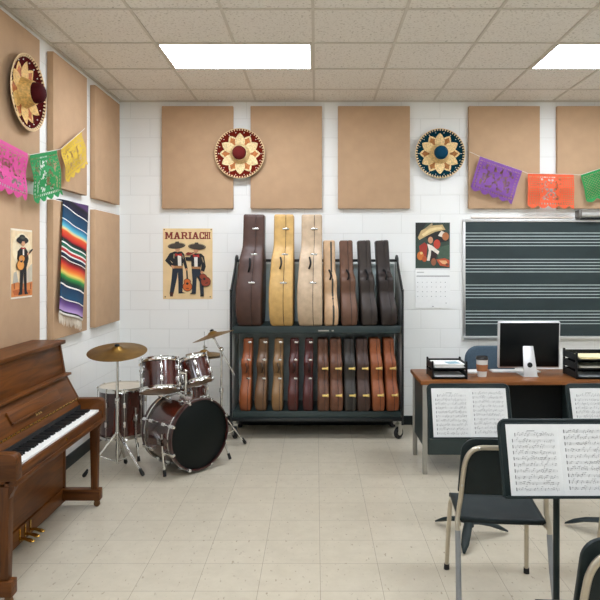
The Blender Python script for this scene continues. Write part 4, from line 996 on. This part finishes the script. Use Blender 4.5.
# ------------------------------------------------------------------ music stands and sheet music
def music_stand(label, loc, spin, zb, yaw=0, HH=.32):
    t = thing('music_stand', label, 'music stand', loc, (0, 0, yaw), 'black music stands')
    for k in range(3):
        a = spin+2*PI*k/3; u = Vector((math.cos(a), math.sin(a), 0)); s = Vector((-u.y, u.x, 0))
        pts = [(0, .088), (.06, .083), (.13, .066), (.20, .038), (.25, .014)]; ws = [.024, .026, .026, .022, .008]
        vs = []
        for (r, z), w in zip(pts, ws):
            for q, dz in ((-1, 0), (-.6, .014), (.6, .014), (1, 0), (.5, -.009), (-.5, -.009)): vs.append(u*r+s*w*q+Vector((0, 0, z+dz*min(1, w/.018))))
        fs = [(i*6+j, i*6+(j+1) % 6, (i+1)*6+(j+1) % 6, (i+1)*6+j) for i in range(4) for j in range(6)]+[tuple(range(6))[::-1], tuple(24+j for j in range(6))]
        MB().add(vs, fs).build('base_leg', M_blackm, t, ang=60)
    MB().lathe([(.001, .06), (.03, .065), (.03, .10), (.018, .13), (.001, .13)], 16).build('base_hub', M_blackm, t)
    MB().tube([(0, 0, .1), (0, 0, zb-.02)], .0135, 12).build('pole', M_blackm, t)
    MB().tube([(0, 0, .45), (0, 0, zb+.11), (0, .025, zb+.16)], .009, 10).build('inner_pole', M_blackm, t)
    A = math.radians(17)
    R = Matrix.Translation((0, -.065, zb)) @ Matrix.Rotation(-A, 4, 'X')
    HW_ = .242
    # board: rounded upper corners
    pl = [(-HW_, 0), (HW_, 0)]+[(HW_-.03+.03*math.cos(q), HH-.03+.03*math.sin(q)) for q in [PI/2*i/6 for i in range(7)]]+[(-HW_+.03+.03*math.cos(q), HH-.03+.03*math.sin(q)) for q in [PI/2+PI/2*i/6 for i in range(7)]]
    MB().prism(pl, lambda u, v, w: R @ Vector((u, w, v)), 0, .004).build('desk_board', M_blackm, t, bevel=.0015)
    e = MB()
    rim = [(-HW_, 0), (-HW_, HH-.03)]+[(-HW_+.03+.03*math.cos(q), HH-.03+.03*math.sin(q)) for q in [PI-PI/2*i/6 for i in range(1, 7)]]+[(HW_-.03+.03*math.cos(q), HH-.03+.03*math.sin(q)) for q in [PI/2-PI/2*i/6 for i in range(0, 7)]]+[(HW_, 0)]
    e.tube([R @ Vector((u, .004, v)) for u, v in rim], .007, 8); e.build('rim', M_blackm, t)
    l = MB(); l.box(-HW_, -.048, -.006, HW_, .004, 0, 0, R).box(-HW_, -.050, -.006, HW_, -.046, .006, 0, R); l.build('lip', M_blackm, t, bevel=.001)
    c = MB(); c.cbox(R @ Vector((0, .034, .16)), (.07, .055, .09), R.to_3x3()); c.build('tilt_bracket', M_blackm, t, bevel=.006)
    return t
def book(label, loc, zb, seed, yaw=0, bhh=.285):
    """open music book lying on a stand's desk"""
    t = thing('sheet_music_book', label, 'sheet music', loc, (0, 0, yaw), 'open sheet music books')
    A = math.radians(17); R = Matrix.Translation((0, -.065, zb)) @ Matrix.Rotation(-A, 4, 'X')
    bw = .222; kz_ = bhh/.298; rnd = random.Random(seed)
    def surf(u, s): # bulge of a page, s=-1/1
        return -.006-.010*math.sin(PI*min(1, u*1.02))**.8-.003*(1-u)
    for s in (-1, 1):
        top = lambda u, v: R @ Vector((s*u*bw, surf(u, s), .003+v*bhh))
        mb = MB(); mb.grid(top, 14, 2); mb.grid(lambda u, v: R @ Vector((s*u*bw, -.002, .003+v*bhh)), 14, 2)
        mb.build('page_block', M_paper, t)
        nb = MB()
        def q(x0, z0, x1, z1, mi, sl=0):
            f = lambda x, z: R @ Vector((s*x if s > 0 else -(bw-x), surf((x if s > 0 else bw-x)/bw, s)-.0008, .003+z*kz_))
            nb.poly([f(x0, z0), f(x1, z0+sl), f(x1, z1+sl), f(x0, z1)], mi)
        rows = 10; x0, x1 = .020, bw-.022
        if s < 0:
            rows = 10; q(.085, .268, .118, .2705, 0)
        for r in range(rows):
            zc = (.262-r*.0262) if s > 0 else (.248-r*.0252)
            nseg = 8
            xa = x0+(.012 if r == 0 and s < 0 else 0)
            for k in range(5):
                for i in range(nseg): q(xa+(x1-xa)*i/nseg, zc+k*.0024-.00022, xa+(x1-xa)*(i+1)/nseg, zc+k*.0024+.00022, 1)
            q(xa+.001, zc-.002, xa+.0042, zc+.0125, 0)                       # clef
            x = xa+.012
            while x < x1-.006:
                if rnd.random() < .72:
                    z = zc+rnd.choice([-1, 0, 1, 2, 3, 4, 5])*.0016; q(x, z, x+.0030, z+.0024, 0)
                    up = rnd.random() < .6; q(x+(.0026 if up else 0), z if up else z-.008, x+(.0031 if up else .0005), z+.009 if up else z+.001, 0)
                    if rnd.random() < .45: q(x+.0026, z+.008, x+.0095, z+.0094, 0)
                x += rnd.choice([.0046, .0052, .0068, .009])
            for k in range(1, 4):
                xb = xa+(x1-xa)*k/3-.001; q(xb, zc, xb+.0006, zc+.0096, 0)
        nb.build('notation', [mat('music_ink', (118, 117, 116), .8), mat('music_rule', (176, 175, 174), .8)], t, smooth=False, solid=1)
    return t
ms = [((.912, 3.67), .606, math.radians(-110), 'black music stand in front of the desk left pedestal, behind the whole chair', 'open sheet music book on the stand beside the desk corner with the trays', .0),
      ((1.742, 3.67), .606, math.radians(140), 'black music stand before the desk, partly cut by the picture edge', 'open sheet music book on the farther stand at the picture edge', .0),
      ((1.03, 2.635), .660, math.radians(120), 'nearest black music stand, overlapping the whole chair', 'open sheet music book nearest the viewer, its notes largest', .0)]
ms[0] = (ms[0][0], ms[0][1], ms[0][2], 'black music stand between the whole chair and the desk trays', ms[0][4], 0)
for i, ((x, y), zb, sp, l1, l2, yaw) in enumerate(ms):
    music_stand(l1, (x, y, 0), sp, zb, yaw, .309 if i == 2 else .312); book(l2, (x+.008*(i == 2), y, 0), zb, 10+i, yaw, .289 if i == 2 else .285)

# ------------------------------------------------------------------ student chairs
M_cham = mat('champagne_tube', (188, 178, 160), .3, .75, var=.04)
M_gleg = mat('grey_tube', (142, 144, 146), .35, .6, var=.04)
M_poly = mat('black_polypropylene', (15, 28, 30), .45, var=.1, bump=.1, bscale=500, spec=.32)
t = thing('stacking_chair', 'whole black student chair with metal tube legs before the far music stand', 'chair', (.878, 3.02, 0), (0, 0, math.radians(-6)), 'black student chairs')
def seatz(x, y): return .452-.016*math.exp(-((x/.14)**2+((y+.02)/.13)**2))-.02*max(0, (y-.10)/.08)**2
SW, SD = .20, .18
sb = MB()
def sp_(u, v):
    y = -SD+2*SD*v; k = .98+.03*v; return Vector(((u*2-1)*SW*k, y, seatz((u*2-1)*SW, y)))
sb.grid(sp_, 18, 16); sb.grid(lambda u, v: sp_(u, v)-Vector((0, 0, .020)), 18, 16)
for e in range(18):
    for v in (0, 1):
        a, b = sp_(e/18, v), sp_((e+1)/18, v); sb.poly([a, b, b-Vector((0, 0, .02)), a-Vector((0, 0, .02))])
for e in range(16):
    for u in (0, 1):
        a, b = sp_(u, e/16), sp_(u, (e+1)/16); sb.poly([a, b, b-Vector((0, 0, .02)), a-Vector((0, 0, .02))])
so = sb.build('seat', M_poly, t)
bmw = bmesh.new(); bmw.from_mesh(so.data); bmesh.ops.remove_doubles(bmw, verts=bmw.verts, dist=.0004); bmesh.ops.recalc_face_normals(bmw, faces=bmw.faces); bmw.to_mesh(so.data); bmw.free()
def bky(z): return -.195-.066*max(0, (z-.5))/.33
poly = []
for (cx, cz, a0, r) in ((.126, .768, 0, .065), (-.126, .768, PI/2, .065)):
    poly += [(cx+r*math.cos(a0+PI/2*i/8), cz+r*math.sin(a0+PI/2*i/8)) for i in range(9)]
poly += [(-.198, .64), (-.201, .575), (-.18, .562), (.18, .562), (.201, .575), (.198, .64)]
MB().prism(poly, lambda u, v, w: Vector((u, bky(v)+w+.028-.9*(.04-u*u)*-.35, v)), -.006, .012).build('backrest', M_poly, t, bevel=.004)
tb = []
side = [(-.204, -.212, .40), (-.206, -.200, .44), (-.197, -.188, .49), (-.19, bky(.56)-.002, .56), (-.181, bky(.68)-.002, .68), (-.172, bky(.74)-.002, .74), (-.150, bky(.78)-.002, .781), (-.115, bky(.797)-.002, .800), (-.06, bky(.80)-.002, .803)]
full = side+[(0, bky(.80)-.002, .803)]+[(-x, y, z) for x, y, z in reversed(side)]
MB().tube(catmull(full, 5), .0115, 12).build('back_frame', M_cham, t)
rv = MB()
for x in (-.115, .115): rv.ball((x, bky(.797)-.013, .800), .006, 6)
for x in (-.19, .19): rv.ball((x*.985, bky(.62)-.013, .62), .0055, 6)
rv.build('rivets', M_steel, t)
for s in (-1, 1):
    lo = MB().tube([(s*.204, -.211, .405), (s*.206, -.245, .25), (s*.212, -.325, .02)], .0128, 12).build('leg', M_gleg, t)
    lo['label'] = 'grey rear leg'
    MB().tube([(s*.212, -.323, .028), (s*.2125, -.330, .0)], [.015, .016], 10).build('foot_cap', M_rubber, lo)
    lo = MB().tube(catmull([(s*.20, -.205, .43), (s*.19, -.10, .428), (s*.188, .10, .42), (s*.190, .16, .405), (s*.196, .195, .34), (s*.207, .245, .02)], 5), .0115, 12).build('leg', M_cham, t)
    MB().tube([(s*.2065, .243, .03), (s*.2075, .247, .0)], [.0145, .0155], 10).build('foot_cap', M_rubber, lo)
MB().tube([(-.188, .10, .412), (.188, .10, .412)], .009, 8).build('cross_bar', M_cham, t)
dup(t, (.978, 2.015, 0), (0, 0, math.radians(-3)), 'nearest black student chair, only its back rest corner showing')
dup(t, (1.658, 2.96, 0), (0, 0, math.radians(-3)), 'black student chair at the picture edge, only its metal leg showing')

# ------------------------------------------------------------------ camera, world, render look
cam = bpy.data.cameras.new('camera'); co = bpy.data.objects.new('camera', cam); C.objects.link(co)
co.location = (0, 0, CAMZ); co.rotation_euler = (PI/2, 0, 0)
cam.sensor_width = 36; cam.lens = 36*F/600; cam.shift_x = -16/600; cam.shift_y = -38/600; cam.clip_start = .05
bpy.context.scene.camera = co
w = bpy.data.worlds.new('world'); bpy.context.scene.world = w; w.use_nodes = True
w.node_tree.nodes['Background'].inputs['Color'].default_value = (.8, .85, .9, 1); w.node_tree.nodes['Background'].inputs['Strength'].default_value = .2
vs = bpy.context.scene.view_settings; vs.view_transform = 'Standard'; vs.look = 'None'; vs.exposure = .67; vs.gamma = 1
cy = bpy.context.scene.cycles
cy.use_denoising = True; cy.max_bounces = 10; cy.diffuse_bounces = 6; cy.sample_clamp_indirect = 6
